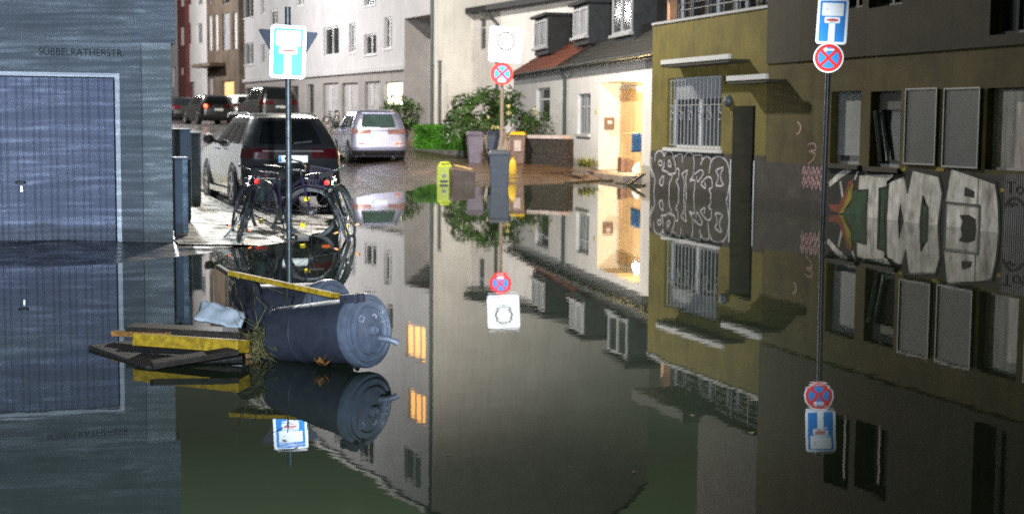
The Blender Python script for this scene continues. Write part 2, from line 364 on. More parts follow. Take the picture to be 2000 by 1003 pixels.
def ground_material():
    m = mat('wet_asphalt_and_mud', (.036, .033, .031), .28, var=.3, scale=2.5, bump=.003, bscale=30, rvar=.22, spec=.4)
    t = m.node_tree; b = t.nodes['Principled BSDF']
    old = b.inputs['Base Color'].links[0].from_socket
    tcn = t.nodes.new('ShaderNodeTexCoord'); s2 = t.nodes.new('ShaderNodeSeparateXYZ'); t.links.new(tcn.outputs['Object'], s2.inputs[0])
    n3 = t.nodes.new('ShaderNodeTexNoise'); n3.inputs['Scale'].default_value = .8; n3.inputs['Detail'].default_value = 5; t.links.new(tcn.outputs['Object'], n3.inputs[0])
    ad = t.nodes.new('ShaderNodeMath'); ad.operation = 'MULTIPLY_ADD'; ad.inputs[1].default_value = 5; t.links.new(n3.outputs[0], ad.inputs[0]); t.links.new(s2.outputs['X'], ad.inputs[2])
    mr = t.nodes.new('ShaderNodeMapRange'); mr.inputs['From Min'].default_value = 11.2; mr.inputs['From Max'].default_value = 13.4; t.links.new(ad.outputs[0], mr.inputs[0])
    mx = t.nodes.new('ShaderNodeMixRGB'); mx.inputs[2].default_value = (.09, .054, .028, 1)
    t.links.new(mr.outputs[0], mx.inputs[0]); t.links.new(old, mx.inputs[1]); t.links.new(mx.outputs[0], b.inputs['Base Color'])
    return m
xs = np.concatenate([[-400, -150, -60, -25, -14], np.arange(-10, 20.1, .3), [24, 40, 65, 150, 400]])
ys = np.concatenate([[-200, -60, -20, 0, 5], np.arange(9, 52, .3), np.arange(52, 132, 2), [150, 220, 400, 690]])
structure(sheet(xs, ys).build('ground', ground_material(), smooth='full', recalc=False))
# pavement of slabs along the left house fronts
pav = bpy.data.materials.new('wet_paving_slabs'); pav.use_nodes = True
t = pav.node_tree; b = t.nodes['Principled BSDF']; tcn = t.nodes.new('ShaderNodeTexCoord'); br = t.nodes.new('ShaderNodeTexBrick')
br.inputs['Scale'].default_value = 1.0; br.inputs['Brick Width'].default_value = .62; br.inputs['Row Height'].default_value = .42; br.inputs['Mortar Size'].default_value = .018
br.inputs['Color1'].default_value = (.46, .44, .37, 1); br.inputs['Color2'].default_value = (.37, .35, .29, 1); br.inputs['Mortar'].default_value = (.02, .02, .018, 1)
t.links.new(tcn.outputs['Object'], br.inputs[0]); t.links.new(br.outputs[0], b.inputs['Base Color'])
n3 = t.nodes.new('ShaderNodeTexNoise'); n3.inputs['Scale'].default_value = 3; mr = t.nodes.new('ShaderNodeMapRange'); mr.inputs['To Min'].default_value = .22; mr.inputs['To Max'].default_value = .65
mr.inputs['From Min'].default_value = .35; mr.inputs['From Max'].default_value = .65
t.links.new(tcn.outputs['Object'], n3.inputs[0]); t.links.new(n3.outputs[0], mr.inputs[0]); t.links.new(mr.outputs[0], b.inputs['Roughness'])
bn = t.nodes.new('ShaderNodeBump'); bn.inputs['Distance'].default_value = .004; t.links.new(br.outputs['Fac'], bn.inputs['Height']); bn.invert = True; t.links.new(bn.outputs[0], b.inputs['Normal'])
structure(sheet(np.arange(1.46, 3.0, .2), np.arange(16.6, 60, .3), .02, .8).build('pavement', pav, smooth='full', recalc=False))
kb = MB()
for k in range(46):
    y0 = 17.6 + k * .9
    kb.box(2.99, 3.13, y0, y0 + .89, -.2, hz(3.05, y0 + .45) + .028)
structure(kb.build('kerb', M['kerb']))

wm = bpy.data.materials.new('muddy_flood_water'); wm.use_nodes = True
t = wm.node_tree; b = t.nodes['Principled BSDF']
b.inputs['Base Color'].default_value = (.036, .047, .028, 1); b.inputs['Roughness'].default_value = .012; b.inputs['IOR'].default_value = 1.33
tcn = t.nodes.new('ShaderNodeTexCoord')
def wav(scale, dist, str_, det, prev=None, rot=0):
    mp = t.nodes.new('ShaderNodeMapping'); mp.inputs['Scale'].default_value = scale; mp.inputs['Rotation'].default_value = (0, 0, rot)
    n = t.nodes.new('ShaderNodeTexNoise'); n.inputs['Scale'].default_value = 1; n.inputs['Detail'].default_value = det
    t.links.new(tcn.outputs['Object'], mp.inputs[0]); t.links.new(mp.outputs[0], n.inputs[0])
    bn = t.nodes.new('ShaderNodeBump'); bn.inputs['Distance'].default_value = dist; bn.inputs['Strength'].default_value = str_
    t.links.new(n.outputs[0], bn.inputs['Height'])
    if prev: t.links.new(prev.outputs[0], bn.inputs['Normal'])
    return bn
w1 = wav((1.1, 2.6, 1), .00046, 1, 1, None, -.3)
w2 = wav((7, 13, 1), .00012, 1, 2, w1, -.3)
t.links.new(w2.outputs[0], b.inputs['Normal'])
wmb = MB(); wmb.poly([(-400, -200, 0), (400, -200, 0), (400, 60, 0), (-400, 60, 0)])
structure(wmb.build('water', wm, recalc=False))

# ------------------------------------------------------------------ facade helpers
def facade_cells(u0, u1, z0, z1, holes, m=None, d=0.0):
    m = m or MB()
    us = sorted({u0, u1, *[min(max(h[i], u0), u1) for h in holes for i in (0, 1)]})
    zs = sorted({z0, z1, *[min(max(h[i], z0), z1) for h in holes for i in (2, 3)]})
    for a, b_ in zip(us, us[1:]):
        for c, e_ in zip(zs, zs[1:]):
            um, zm = (a + b_) / 2, (c + e_) / 2
            if any(h[0] < um < h[1] and h[2] < zm < h[3] for h in holes): continue
            m.poly([(a, d, c), (b_, d, c), (b_, d, e_), (a, d, e_)])
    return m
def reveals(m, h, depth, d=0.0):
    u0, u1, z0, z1 = h
    for q in ([(u0, z0), (u1, z0)], [(u1, z0), (u1, z1)], [(u1, z1), (u0, z1)], [(u0, z1), (u0, z0)]):
        (a, c), (b_, e_) = q
        m.poly([(a, d, c), (b_, d, e_), (b_, d - depth, e_), (a, d - depth, c)])
def window(parent, h, depth=.16, d=0.0, pane=None, frame=None, mull=1, cross=0, sill=None, fw=.05):
    u0, u1, z0, z1 = h; e_ = d - depth
    p = MB().box(u0, u1, e_ - .03, e_, z0, z1).build('window', pane or M['glass'], parent)
    f = MB(); g = e_ + .003; t_ = .04
    f.box(u0, u0 + fw, g, g + t_, z0, z1); f.box(u1 - fw, u1, g, g + t_, z0, z1)
    f.box(u0 + fw, u1 - fw, g, g + t_, z0, z0 + fw); f.box(u0 + fw, u1 - fw, g, g + t_, z1 - fw, z1)
    for k in range(mull):
        c = u0 + (u1 - u0) * (k + 1) / (mull + 1); f.box(c - fw * .6, c + fw * .6, g, g + t_ - .003, z0 + fw, z1 - fw)
    for k in range(cross):
        c = z0 + (z1 - z0) * (.68 if cross == 1 else (k + 1) / (cross + 1)); f.box(u0 + fw, u1 - fw, g, g + t_ - .006, c - fw * .5, c + fw * .5)
    f.build('frame', frame or M['frame'], p)
    if sill: MB().box(u0 - .06, u1 + .06, d - depth + .05, d + .07, z0 - .07, z0 - .003).build('sill', sill, p)
    return p
def ribbon(F, pts, wpx, d, m):
    """spray stroke: a thin band following wall points given in (u,z)"""
    P = [Vector((u, z)) for u, z in pts]; n_ = len(P); L = []; Rr = []
    for i, p in enumerate(P):
        q = P[min(i + 1, n_ - 1)] - P[max(i - 1, 0)]
        if q.length < 1e-6: q = Vector((1, 0))
        q.normalize(); nrm = Vector((-q.y, q.x)) * wpx / 2
        L.append(p + nrm); Rr.append(p - nrm)
    base = len(m.v)
    for a, c in zip(L, Rr): m.v += [(a.x, d, a.y), (c.x, d, c.y)]
    for i in range(n_ - 1): m.f.append((base + 2 * i, base + 2 * i + 1, base + 2 * i + 3, base + 2 * i + 2))
def smooth_pts(p, k=4):
    out = []
    for i in range(len(p) - 1):
        p0, p1, p2, p3 = p[max(i - 1, 0)], p[i], p[i + 1], p[min(i + 2, len(p) - 1)]
        for j in range(k):
            s = j / k
            out.append(tuple(.5 * ((2 * b_) + (-a + c) * s + (2 * a - 5 * b_ + 4 * c - e_) * s * s + (-a + 3 * b_ - 3 * c + e_) * s ** 3) for a, b_, c, e_ in zip(p0, p1, p2, p3)))
    return out + [p[-1]]

# ------------------------------------------------------------------ garage building on the corner
GF = Frame(1.44, 17.07, 0, -1)
gb = thing('garage_building', 'blue-lit grey plaster building on the corner with a ribbed garage door', 'building', (1.44, 17.07, 0), GF.rot)
ud, zt = GF.uv(232, 147); u_seam = GF.uv(278, 300)[0]
u_end, z_step = 9.0, GF.uv(340, 85)[1]
door_h = (ud, ud + 2.62, -.3, zt)
m = facade_cells(u_seam, u_end, -.4, z_step, [door_h]); reveals(m, door_h, .10); m.build('wall', M['garage_wall'], gb)
MB().box(0, u_seam - .006, -.30, .0, -.4, z_step).build('wall_panel', M['garage_wall2'], gb)
m = MB(); m.box(-.05, u_end, -9, .03, z_step, 7.8); m.box(0.0, u_end, -9, -.31, -.4, z_step - .002); m.build('upper_wall', M['garage_wall'], gb)
MB().box(.02, u_end, -60, -9.01, -.4, 1.9).build('mirrored_wing_base', mat('pale_blue_reflector', (.58, .65, .76), .85, var=.06), gb); MB().box(.03, u_end, -60, -9.01, 1.902, 9.5).build('mirrored_wing_top', M['slate'], gb)  # unseen wing added for its reflection in the SUV flank: pale base, dark top
us2 = GF.uv(265, 40)[0]
MB().box(us2, us2 + .008, .0301, .033, z_step, 7.7).build('joint', M['cabinet'], gb)
# ribbed door leaf
m = MB(); u = ud + .06; prof = []
while u < ud + 2.52:
    prof += [(u, -.085), (u + .088, -.085), (u + .092, -.099), (u + .104, -.099), (u + .108, -.085)]; u += .112
    prof += [(u, -.085), (u + .045, -.085), (u + .049, -.099), (u + .058, -.099), (u + .062, -.085)]; u += .066
for i, (uu, d) in enumerate(prof): m.v += [(uu, d, .02), (uu, d, zt - .04)]
for i in range(len(prof) - 1): m.f.append((2 * i, 2 * i + 2, 2 * i + 3, 2 * i + 1))
door = m.build('garage_door', M['garage_door'], gb, recalc=False)
hu, hz_ = GF.uv(40, 357)
m = MB(); m.lathe([(.001, -.088), (.062, -.088), (.058, -.062), (.02, -.045), (.001, -.045)], (hu, 0, hz_), (0, 1, 0), 20)
for i in range(len(m.v)): m.v[i] = (m.v[i][0], m.v[i][1], hz_ + (m.v[i][2] - hz_) * .32)
m.box(hu - .035, hu + .035, -.05, -.03, hz_ - .012, hz_ + .012); m.build('handle', M['dark'], door)
MB().box(hu - .018, hu - .002, -.083, -.074, hz_ - .10, hz_ - .045).build('lock_plate', M['chrome'], door)
m = MB(); m.box(ud - .005, ud + .045, -.09, .012, -.05, zt + .02); m.box(ud + .045, ud + 2.66, -.09, .012, zt - .025, zt + .02); m.box(ud + 2.6, ud + 2.65, -.09, .011, -.05, zt - .026)
m.build('door_frame', M['door_frame'], gb)
tm = text_mb('SÜBBELRATHERSTR.', .12, lambda c: (c.x, 0, c.y))
wx = max(p[0] for p in tm.v); ua, za = GF.uv(75, 107); ub, zb = GF.uv(242, 111)
tm.v = [(ua + (ub - ua) * p[0] / wx, .004, za + (zb - za) * p[0] / wx + p[2] * .95) for p in tm.v]
tm.build('lettering', M['letter'], gb)
def cabinet(label, px0, px1, ytop, D, depth, zb):
    a = at_d(px0, ytop, D); b_ = at_d(px1, ytop, D); wd = b_.x - a.x
    o = thing('utility_cabinet', label, 'cabinet', (a.x, a.y, zb), 0, 'utility cabinets beside the corner wall')
    h = a.z - zb
    MB().box(0, wd, 0, depth, .08, h).build('housing', M['cabinet'], o, bevel=.008)
    m = MB().box(-.012, wd + .012, -.012, depth + .012, h + .001, h + .03); m.build('lid', M['cabinet'], o, bevel=.006)
    MB().box(.015, wd - .015, -.014, -.002, .12, h - .03).build('door', M['cabinet'], o, bevel=.003)
    MB().box(.01, wd - .01, .01, depth - .01, -.12, .079).build('plinth', M['concrete'], o)
cabinet('low slim blue-grey cabinet nearest the corner of the garage building', 341, 367, 312, 17.75, .35, .0)
cabinet('taller blue-grey cabinet standing behind the low slim one', 341.5, 372, 256, 19.6, .5, .03)
cabinet('blue-grey cabinet farthest from the garage corner, beside the car\'s front wheel', 373, 392, 262, 23.2, .4, .05)

# ------------------------------------------------------------------ olive apartment building on the right
RF = Frame(12.5, 0, -1, 0)
ob = thing('apartment_building', 'olive and dark brown rendered building with graffiti along its flooded base', 'building', (12.5, 0, 0), RF.rot)
uC = RF.uv(1269.5, 378)[0]; u15 = RF.uv(1500, 90)[0]; uN = 8.0
zA = RF.uv(1400, 31)[1]; zB = RF.uv(1540, 122)[1]; zP = RF.uv(1540, 318)[1]; zPl = RF.uv(1350, 297)[1]
win1 = RF.rect(1303, 1409, 150, 290); dor = RF.rect(1428, 1472, 208, 520); dor = (dor[0], dor[1], -.35, RF.uv(1450, 207)[1])
wspec = [(1622, 1680, 178, 321, 's'), (1699, 1758, 178, 327, 'o'), (1770, 1832, 172, 322, 'p'), (1845, 1916, 171, 328, 'p'), (1926, 2004, 171, 333, 'c'), (2022, 2110, 170, 340, 'p')]
wins = [RF.rect(a, b_, c, d_) for a, b_, c, d_, k in wspec]
upspec = [(1640, 1690, -130, 17), (1702, 1768, -130, 12), (1940, 2012, -130, 66)]
ups = [RF.rect(*q) for q in upspec]
holes = [win1, dor] + [wins[i] for i in (0, 1, 4)] + ups
m = facade_cells(u15, uC, zPl, zA, holes); reveals(m, win1, .22)
m.build('wall', M['olive'], ob)
m = facade_cells(uN, u15, zP, zB, holes)
for i in (0, 1, 4): reveals(m, wins[i], .2)
m.build('lower_wall', M['brown_wall'], ob)
m = facade_cells(uN, u15 - .01, zB, 8.2, holes, d=.03); m.poly([(uN, .03, zB), (u15 - .01, .03, zB), (u15 - .01, 0, zB), (uN, 0, zB)]); m.poly([(u15 - .01, .03, zB), (u15 - .01, .03, 8.2), (u15 - .01, -1.5, 8.2), (u15 - .01, -1.5, zB)])
for h in ups: reveals(m, h, .2, .03)
m.build('upper_wall', M['umber'], ob)
m = facade_cells(u15, uC, -.5, zPl, holes, d=.006); m.build('painted_plinth', M['plinth'], ob)
m = facade_cells(uN, u15, -.5, zP, holes, d=.007); m.build('plinth', M['plinth'], ob)
m = MB(); reveals(m, dor, .55); m.build('door_recess', M['umber'], ob)
MB().poly([(uC, 0, -.5), (uC, 0, zA), (uC, -8, zA), (uC, -8, -.5)]).build('end_wall', M['olive'], ob)
# barred ground-floor window
p = window(ob, win1, .2, 0, M['glass'], M['frame_white'], 1, 0, M['white_trim'], .05)
zblind = RF.uv(1358, 193)[1]
MB().box(win1[0] + .05, win1[1] - .05, -.15, -.13, zblind, win1[3] - .02).build('roller_blind', M['shutter_pale'], p)
m = MB(); nb = 15; zg = RF.uv(1358, 205)[1]
for k in range(nb):
    uu = win1[0] + .06 + (win1[1] - win1[0] - .12) * k / (nb - 1); m.box(uu - .008, uu + .008, -.06, -.045, win1[2] + .05, win1[3] - .03)
for zz in (win1[2] + .06, zg, win1[3] - .05): m.box(win1[0] + .02, win1[1] - .02, -.044, -.036, zz - .008, zz + .008)
for k in range(6):
    uu = win1[0] + .16 + (win1[1] - win1[0] - .32) * k / 5; m.torus((uu, -.05, zg - .22), (0, 1, 0), .075, .009, 14, 4); m.torus((uu + .05, -.05, zg - .08), (0, 1, 0), .05, .008, 12, 4)
m.build('window_bars', M['frame'], p)
# door leaf and its light jambs
dl = MB().box(dor[0] + .02, dor[1] - .02, -.56, -.52, -.35, dor[3]).build('door', M['trim_black'], ob)
MB().box(dor[0] + .5, dor[0] + .53, -.52, -.48, .55, .95).build('handle', M['chrome'], dl)
m = MB()
for uu in (dor[0] - .03, dor[1] + .005): m.box(uu, uu + .025, .008, .02, -.35, zP)
m.build('door_jamb', M['frame_white'], ob)
# two canopy strips
def canopy(px0, px1, y0, y1, proj):
    h = RF.rect(px0, px1, y0, y1, proj)
    p = MB().box(h[0], h[1], 0.0, proj, h[2], h[2] + .06).build('canopy', M['umber'], ob)
    MB().box(h[0], h[1], proj - .04, proj + .02, h[2] + .062, h[2] + .062 + .09).build('light_strip', M['white_trim'], p)
canopy(1292, 1424, 108, 127, .42); canopy(1420, 1497, 150, 163, .40)
hu, hzz = RF.uv(1425, 197)
m = MB(); m.lathe([(.001, 0.0), (.11, 0.0), (.12, .05), (.09, .09), (.001, .1)], (hu, 0, hzz), (0, 1, 0), 20); m.build('wall_vent', M['galv'], ob, True)
# windows of the right part
for (a, b_, c, d_, k), h in zip(wspec, wins):
    if k == 's':
        p = window(ob, h, .19, 0, M['glass2'], M['frame'], 0, 0, M['plinth']); MB().box(h[0] + .03, h[1] - .03, -.14, -.12, h[2] + (h[3] - h[2]) * .12, h[3] - .02).build('roller_shutter', M['shutter_pale'], p)
    elif k == 'o':
        p = window(ob, h, .19, 0, M['glass'], M['frame'], 0, 0, M['plinth'], .05)
        zt_ = h[2] + (h[3] - h[2]) * .76
        m = MB(); m.box(h[0] + .05, h[1] - .05, -.15, -.12, zt_, h[3] - .03)
        m.build('shutter_box', M['shutter'], p)
        m = MB(); m.bar((h[1] - .09, -.15, h[2] + .08), (h[1] - .05, -.05, zt_ - .02), .05, .05); m.bar((h[0] + .09, -.15, h[2] + .08), (h[0] + .3, -.03, h[2] + .1), .04, .05); m.bar((h[1] - .32, -.14, h[2] + .1), (h[1] - .09, -.14, zt_), .05, .03); m.build('open_sash', M['shutter_pale'], p)
    elif k == 'c':
        p = MB().box(h[0], h[1], -.18, -.15, h[2], h[3]).build('window', M['curtain'], ob)
        m = MB(); fw = .035
        for bb in ((h[0], h[0] + fw, h[2], h[3]), (h[1] - fw, h[1], h[2], h[3]), (h[0] + fw, h[1] - fw, h[2], h[2] + fw), (h[0] + fw, h[1] - fw, h[3] - fw, h[3])): m.box(bb[0], bb[1], -.148, -.11, bb[2], bb[3])
        m.build('frame', M['frame'], p)
    else:
        p = MB().box(h[0] + .02, h[1] - .02, .002, .022, h[2] + .02, h[3] - .02)
        nl = 34
        for q in range(nl):
            zz = h[2] + .03 + (h[3] - h[2] - .06) * q / nl; p.box(h[0] + .03, h[1] - .03, .0225, .0245, zz, zz + (h[3] - h[2] - .06) / nl * .82)
        p = p.build('roller_shutter', M['shutter'], ob)
        m = MB(); fw = .025
        for bb in ((h[0], h[0] + fw, h[2], h[3]), (h[1] - fw, h[1], h[2], h[3]), (h[0] + fw, h[1] - fw, h[2], h[2] + fw), (h[0] + fw, h[1] - fw, h[3] - fw, h[3])): m.box(bb[0], bb[1], .023, .04, bb[2], bb[3])
        m.build('frame', M['frame'], p)
for h in ups: window(ob, h, .19, .03, M['glass'], M['shutter'], 1, 0, None)
# glazed upper storey set back behind the olive parapet, with railing and eaves
u137 = RF.uv(1372, 0)[0]; zE = 4.35
MB().box(u15, uC, -.35, .03, zA + .001, zA + .05).build('parapet_coping', M['frame'], ob)
m = facade_cells(u15 + .15, uC, zA, zE, [(uC - 1.1 - k * 1.25, uC - .15 - k * 1.25, zA + .05, zE - .12) for k in range(5)], d=-.55); m.build('setback_wall', M['umber'], ob)
for k in range(5):
    h = (uC - 1.1 - k * 1.25, uC - .15 - k * 1.25, zA + .05, zE - .12)
    if h[0] > u15 + .2: window(ob, h, .08, -.55, M['glass2'] if k % 2 else M['glass'], M['frame_white'], 1, 0)
m = MB()
for k in range(4): m.tube([(u15 + .1, -.2, zA + .25 + k * .13), (uC - .9, -.2, zA + .25 + k * .13)], .014, 6)
for k in range(7): uu = u15 + .1 + (uC - .9 - u15 - .1) * k / 6; m.box(uu - .015, uu + .015, -.215, -.185, zA + .05, zA + .68)
m.build('railing', M['darkpole'], ob)
MB().box(uC - .12, uC + .02, -.54, -.34, zA + .05, zE - .05).build('corner_post', mat('orange_brown_post', (.45, .24, .13), .7), ob)
m = MB(); m.box(u137, uC + .25, -8, .25, zE, zE + .22); m.box(u15 - .02, u137 - .002, -8, -.1, zE, 7.6); m.box(u15 + .2, u137 + .9, -3, -1.2, zE + .25, 6.2); m.build('roof', M['tile_dark'], ob)
MB().box(uN, u15 - .012, -8, .2, 8.21, 8.5).build('flat_roof', M['tile_dark'], ob)

# graffiti
def zp(zx, zy, ox, oy, s): return RF.uv(ox + zx / s, oy + zy / s)
G1 = [[(120, 130), (118, 250), (150, 350), (140, 480), (138, 540)], [(150, 180), (155, 110), (190, 75), (225, 85), (240, 140), (240, 220), (215, 260)],
      [(240, 180), (245, 110), (285, 75), (320, 95), (335, 150), (350, 210), (350, 290), (290, 295)], [(345, 130), (390, 105), (420, 120), (420, 190)],
      [(440, 130), (480, 85), (520, 110), (535, 180), (530, 260)], [(520, 120), (610, 120), (600, 215)], [(610, 170), (650, 130), (695, 150), (690, 230), (680, 300)],
      [(700, 200), (720, 150), (770, 130), (830, 150), (870, 220), (885, 350), (870, 470), (850, 560)], [(745, 265), (820, 235), (795, 300), (800, 360), (820, 410), (750, 410), (770, 350), (765, 300), (745, 265)],
      [(195, 165), (185, 200), (215, 220), (220, 180), (195, 165)], [(285, 160), (280, 215), (310, 225), (290, 160)], [(210, 340), (195, 390), (225, 410), (235, 320), (210, 340)],
      [(280, 300), (320, 320), (295, 390), (290, 480), (290, 560)], [(355, 250), (385, 255), (380, 340), (360, 370), (385, 440), (375, 560)], [(410, 300), (470, 265), (455, 340), (460, 550)],
      [(420, 310), (440, 380), (430, 550)], [(530, 270), (520, 330), (490, 365), (540, 360), (540, 430), (525, 560)], [(540, 300), (600, 260), (625, 290), (600, 340), (570, 375), (560, 320)],
      [(600, 395), (660, 330), (705, 345), (710, 430), (680, 450), (700, 500), (690, 560)], [(600, 400), (645, 440), (640, 380)], [(215, 260), (270, 280), (280, 300)], [(90, 115), (105, 230), (125, 330)]]
m = MB()
for st in G1: ribbon(RF, smooth_pts([zp(x, y, 1250, 280, 5.017) for x, y in st]), .032, .0105, m)
m.build('outline_graffiti', M['g_line'], ob)
m = MB()
for k in range(2):
    base = [(1568 + i * 4.2, (327 if i % 2 else 341) + k * 19 + random.uniform(-3, 3)) for i in range(12)]
    ribbon(RF, smooth_pts([RF.uv(*q) for q in base]), .03, .0105, m)
    ribbon(RF, smooth_pts([RF.uv(x + 2, y + 8) for x, y in base]), .024, .011, m)
ribbon(RF, smooth_pts([RF.uv(x, y) for x, y in [(1578, 283), (1590, 280), (1594, 292), (1580, 296), (1592, 300), (1588, 312), (1568, 330), (1548, 360)]]), .022, .004, m)
ribbon(RF, smooth_pts([RF.uv(x, y) for x, y in [(1558, 238), (1564, 246), (1562, 258), (1556, 262)]]), .03, .004, m)
m.build('pink_tag_graffiti', M['g_pink'], ob)
def gpoly(name, mt, polys, d):
    m = MB()
    for pl in polys: m.poly([(u, d, z) for u, z in (zp(x, y, 1560, 300, 3.343) for x, y in pl)])
    return m.build(name, mt, ob)
gpoly('graffiti_ground', M['g_black'], [[(195, 95), (560, 95), (690, 118), (745, 86), (960, 130), (990, 80), (1310, 175), (1345, 330), (1345, 620), (190, 520)]], .009)
gpoly('graffiti_letter', M['g_white'], [[(200, 185), (270, 120), (335, 92), (350, 112), (270, 165), (206, 218)], [(270, 180), (283, 180), (299, 300), (287, 302)], [(385, 118), (397, 112), (372, 170), (362, 175)],
      [(395, 130), (630, 125), (622, 160), (582, 190), (580, 222), (532, 226), (524, 520), (436, 510), (455, 235), (388, 242)]], .012)
gpoly('graffiti_letter', M['g_white'], [[(590, 180), (695, 138), (712, 255), (745, 100), (920, 142), (945, 262), (905, 560), (845, 550), (845, 350), (818, 275), (790, 540), (700, 540), (668, 330), (640, 560), (566, 520)]], .012)
gpoly('graffiti_letter', M['g_white'], [[(995, 90), (1110, 125), (1290, 190), (1312, 330), (1320, 620), (955, 560), (950, 330), (965, 260)]], .012)
for pl_ in [[(362, 240), (450, 238), (438, 510), (280, 470), (295, 385), (345, 330)], [(540, 230), (583, 225), (578, 300), (560, 420), (536, 500)], [(806, 300), (842, 360), (838, 460), (792, 450)]]: gpoly('graffiti_green', M['g_green'], [pl_], .0135)
gpoly('graffiti_yellow', M['g_yellow'], [[(332, 225), (362, 190), (352, 290), (295, 385), (268, 390), (318, 290)], [(680, 95), (700, 85), (710, 110), (650, 125)], [(900, 85), (950, 95), (955, 115), (905, 115)], [(1320, 225), (1350, 230), (1345, 250), (1325, 250)]], .0145)
gpoly('graffiti_red', M['g_red'], [[(330, 180), (358, 172), (360, 190), (332, 222), (318, 288), (268, 388), (215, 372), (200, 330), (268, 330), (310, 240)]], .014)
for pl_ in [[(1090, 215), (1150, 245), (1152, 288), (1085, 275)], [(1055, 400), (1115, 398), (1160, 425), (1163, 500), (1060, 490), (1075, 440)]]: gpoly('graffiti_hole', M['g_black'], [pl_], .0148)
for pl_ in ([(395, 130), (630, 125), (622, 160), (582, 190), (580, 222), (532, 226), (524, 520)], [(436, 510), (455, 235), (388, 242), (395, 130)], [(566, 520), (590, 180), (695, 138), (712, 255), (745, 100), (920, 142), (945, 262), (905, 560)], [(845, 550), (845, 350), (818, 275), (790, 540)], [(700, 540), (668, 330), (640, 560)], [(955, 560), (950, 330), (965, 260), (995, 90), (1110, 125), (1290, 190), (1312, 330), (1320, 620)]):
    m = MB(); ribbon(RF, [zp(x, y, 1560, 300, 3.343) for x, y in pl_], .055, .0152, m); m.build('graffiti_outline', M['g_black'], ob)
gpoly('graffiti_notch', M['g_black'], [[(695, 110), (712, 262), (752, 92)]], .0156)
# flush service hatch in the wall, its frame and the grey panel with a tag
def gl(pts, wd, d, mt, name):
    m = MB()
    for pl in pts: ribbon(RF, [zp(x, y, 1560, 300, 3.343) for x, y in pl], wd, d, m)
    return m.build(name, mt, ob)
gl([[(962, 318), (1188, 340)], [(965, 318), (960, 560)], [(1187, 338), (1180, 600)]], .035, .0165, M['trim_black'], 'hatch_frame')
gl([[(985, 330), (1180, 350)], [(1175, 345), (1170, 600)]], .012, .018, M['frame'], 'hatch_trim')
gl([[(1180, 150), (1172, 330)]], .012, .0165, M['g_black'], 'drip')
a_, b2 = RF.uv(1560 + 1350 / 3.343, 400)[0], RF.uv(2090, 400)[0]; zt2 = RF.uv(1985, 340)[1]
m = MB(); k = 0; uu = b2
while uu < a_:
    m.box(uu, min(uu + .022, a_), .0, .03 if k % 2 else .024, -.4, zt2); uu += .0225; k += 1
m.build('corrugated_panel', M['corrug'], ob)
tm = text_mb('Tose', .30, lambda c: (c.x, 0, c.y)); ua, za = RF.uv(1968, 377)
tm.v = [(ua - p[0] * 1.1, .034, za + p[2] * .8) for p in tm.v]
ribbon(RF, smooth_pts([RF.uv(x, y) for x, y in [(1966, 402), (1974, 392), (1984, 386), (1996, 392), (2006, 405)]]), .04, .034, tm)
ribbon(RF, smooth_pts([RF.uv(x, y) for x, y in [(1972, 390), (1978, 402), (1984, 396), (1990, 400)]]), .03, .0345, tm)
tm.build('tag_lettering', M['g_black'], ob)

# ------------------------------------------------------------------ the two white houses
HF = Frame(14.25, 32.7, -.9932, .1163)
uJ = HF.uv(1107, 200)[0]; uL = HF.uv(1003, 220)[0]; uR = -4.0; zG = HF.uv(1190, 121)[1]
def house(name, label, u0, u1, tile, holes):
    t = thing(name, label, 'house', (14.25, 32.7, 0), HF.rot)
    m = facade_cells(u0, u1, -.3, zG, holes)
    m.poly([(u1, 0, -.3), (u1, -7.5, -.3), (u1, -7.5, zG), (u1, -3.6, zG + 2.35), (u1, 0, zG)])
    m.poly([(u0, 0, -.3), (u0, -7.5, -.3), (u0, -7.5, zG), (u0, -3.6, zG + 2.35), (u0, 0, zG)])
    wl = m
    r = MB(); n_ = 14
    for k in range(n_):      # courses of tiles, each lapping the next
        f0, f1 = k / n_, (k + 1) / n_; d0, d1 = .28 - 3.88 * f0, .28 - 3.88 * f1; z0, z1 = zG - .02 + 2.45 * f0, zG - .02 + 2.45 * f1
        r.hexa([(u0, d0, z0), (u1, d0, z0), (u1, d1, z1), (u0, d1, z1), (u0, d0, z0 + .05), (u1, d0, z0 + .05), (u1, d1, z1 + .02), (u0, d1, z1 + .02)])
    r.poly([(u0, -3.6, zG + 2.43), (u1, -3.6, zG + 2.43), (u1, -7.6, zG), (u0, -7.6, zG)])
    r.build('roof', tile, t)
    g = MB(); ng = 10
    ring = [(.30 + .075 * math.cos(math.pi * k / 8 + math.pi), zG + .035 + .075 * math.sin(math.pi * k / 8 + math.pi)) for k in range(9)]
    g.v += [(uu, d, z) for uu in (u0 + .003, u1 - .003) for d, z in ring]
    for k in range(8): g.f.append((k, k + 1, k + 10, k + 9))
    g.box(u0, u1, .0, .2, zG - .09, zG - .022)
    g.build('gutter', M['gutter'], t, recalc=False)
    return t, wl
wA = HF.rect(1047, 1074, 172, 240); wB = HF.rect(1128, 1153, 183, 262)
nich = HF.rect(1170, 1254, 161, 335); nich = (nich[0], nich[1], .16, HF.uv(1215, 158)[1])
ND = .62
h1, wl1 = house('terraced_house', 'low white house with red tiled roof behind the leafy bushes', uJ + .01, uL, M['tile_red'], [wA])
h2, wl2 = house('terraced_house', 'low white house with dark tiled roof and lamplit entrance recess', uR, uJ, M['tile_dark'], [wB, nich])
reveals(wl1, wA, .14); reveals(wl2, wB, .14)
wl1.build('wall', M['white_render'], h1); wl2.build('wall', M['white_render'], h2)
window(h1, wA, .13, 0, M['glass'], M['frame_white'], 0, 1, M['white_trim']); window(h2, wB, .13, 0, M['glass2'], M['frame'], 1, 1, M['white_trim'])
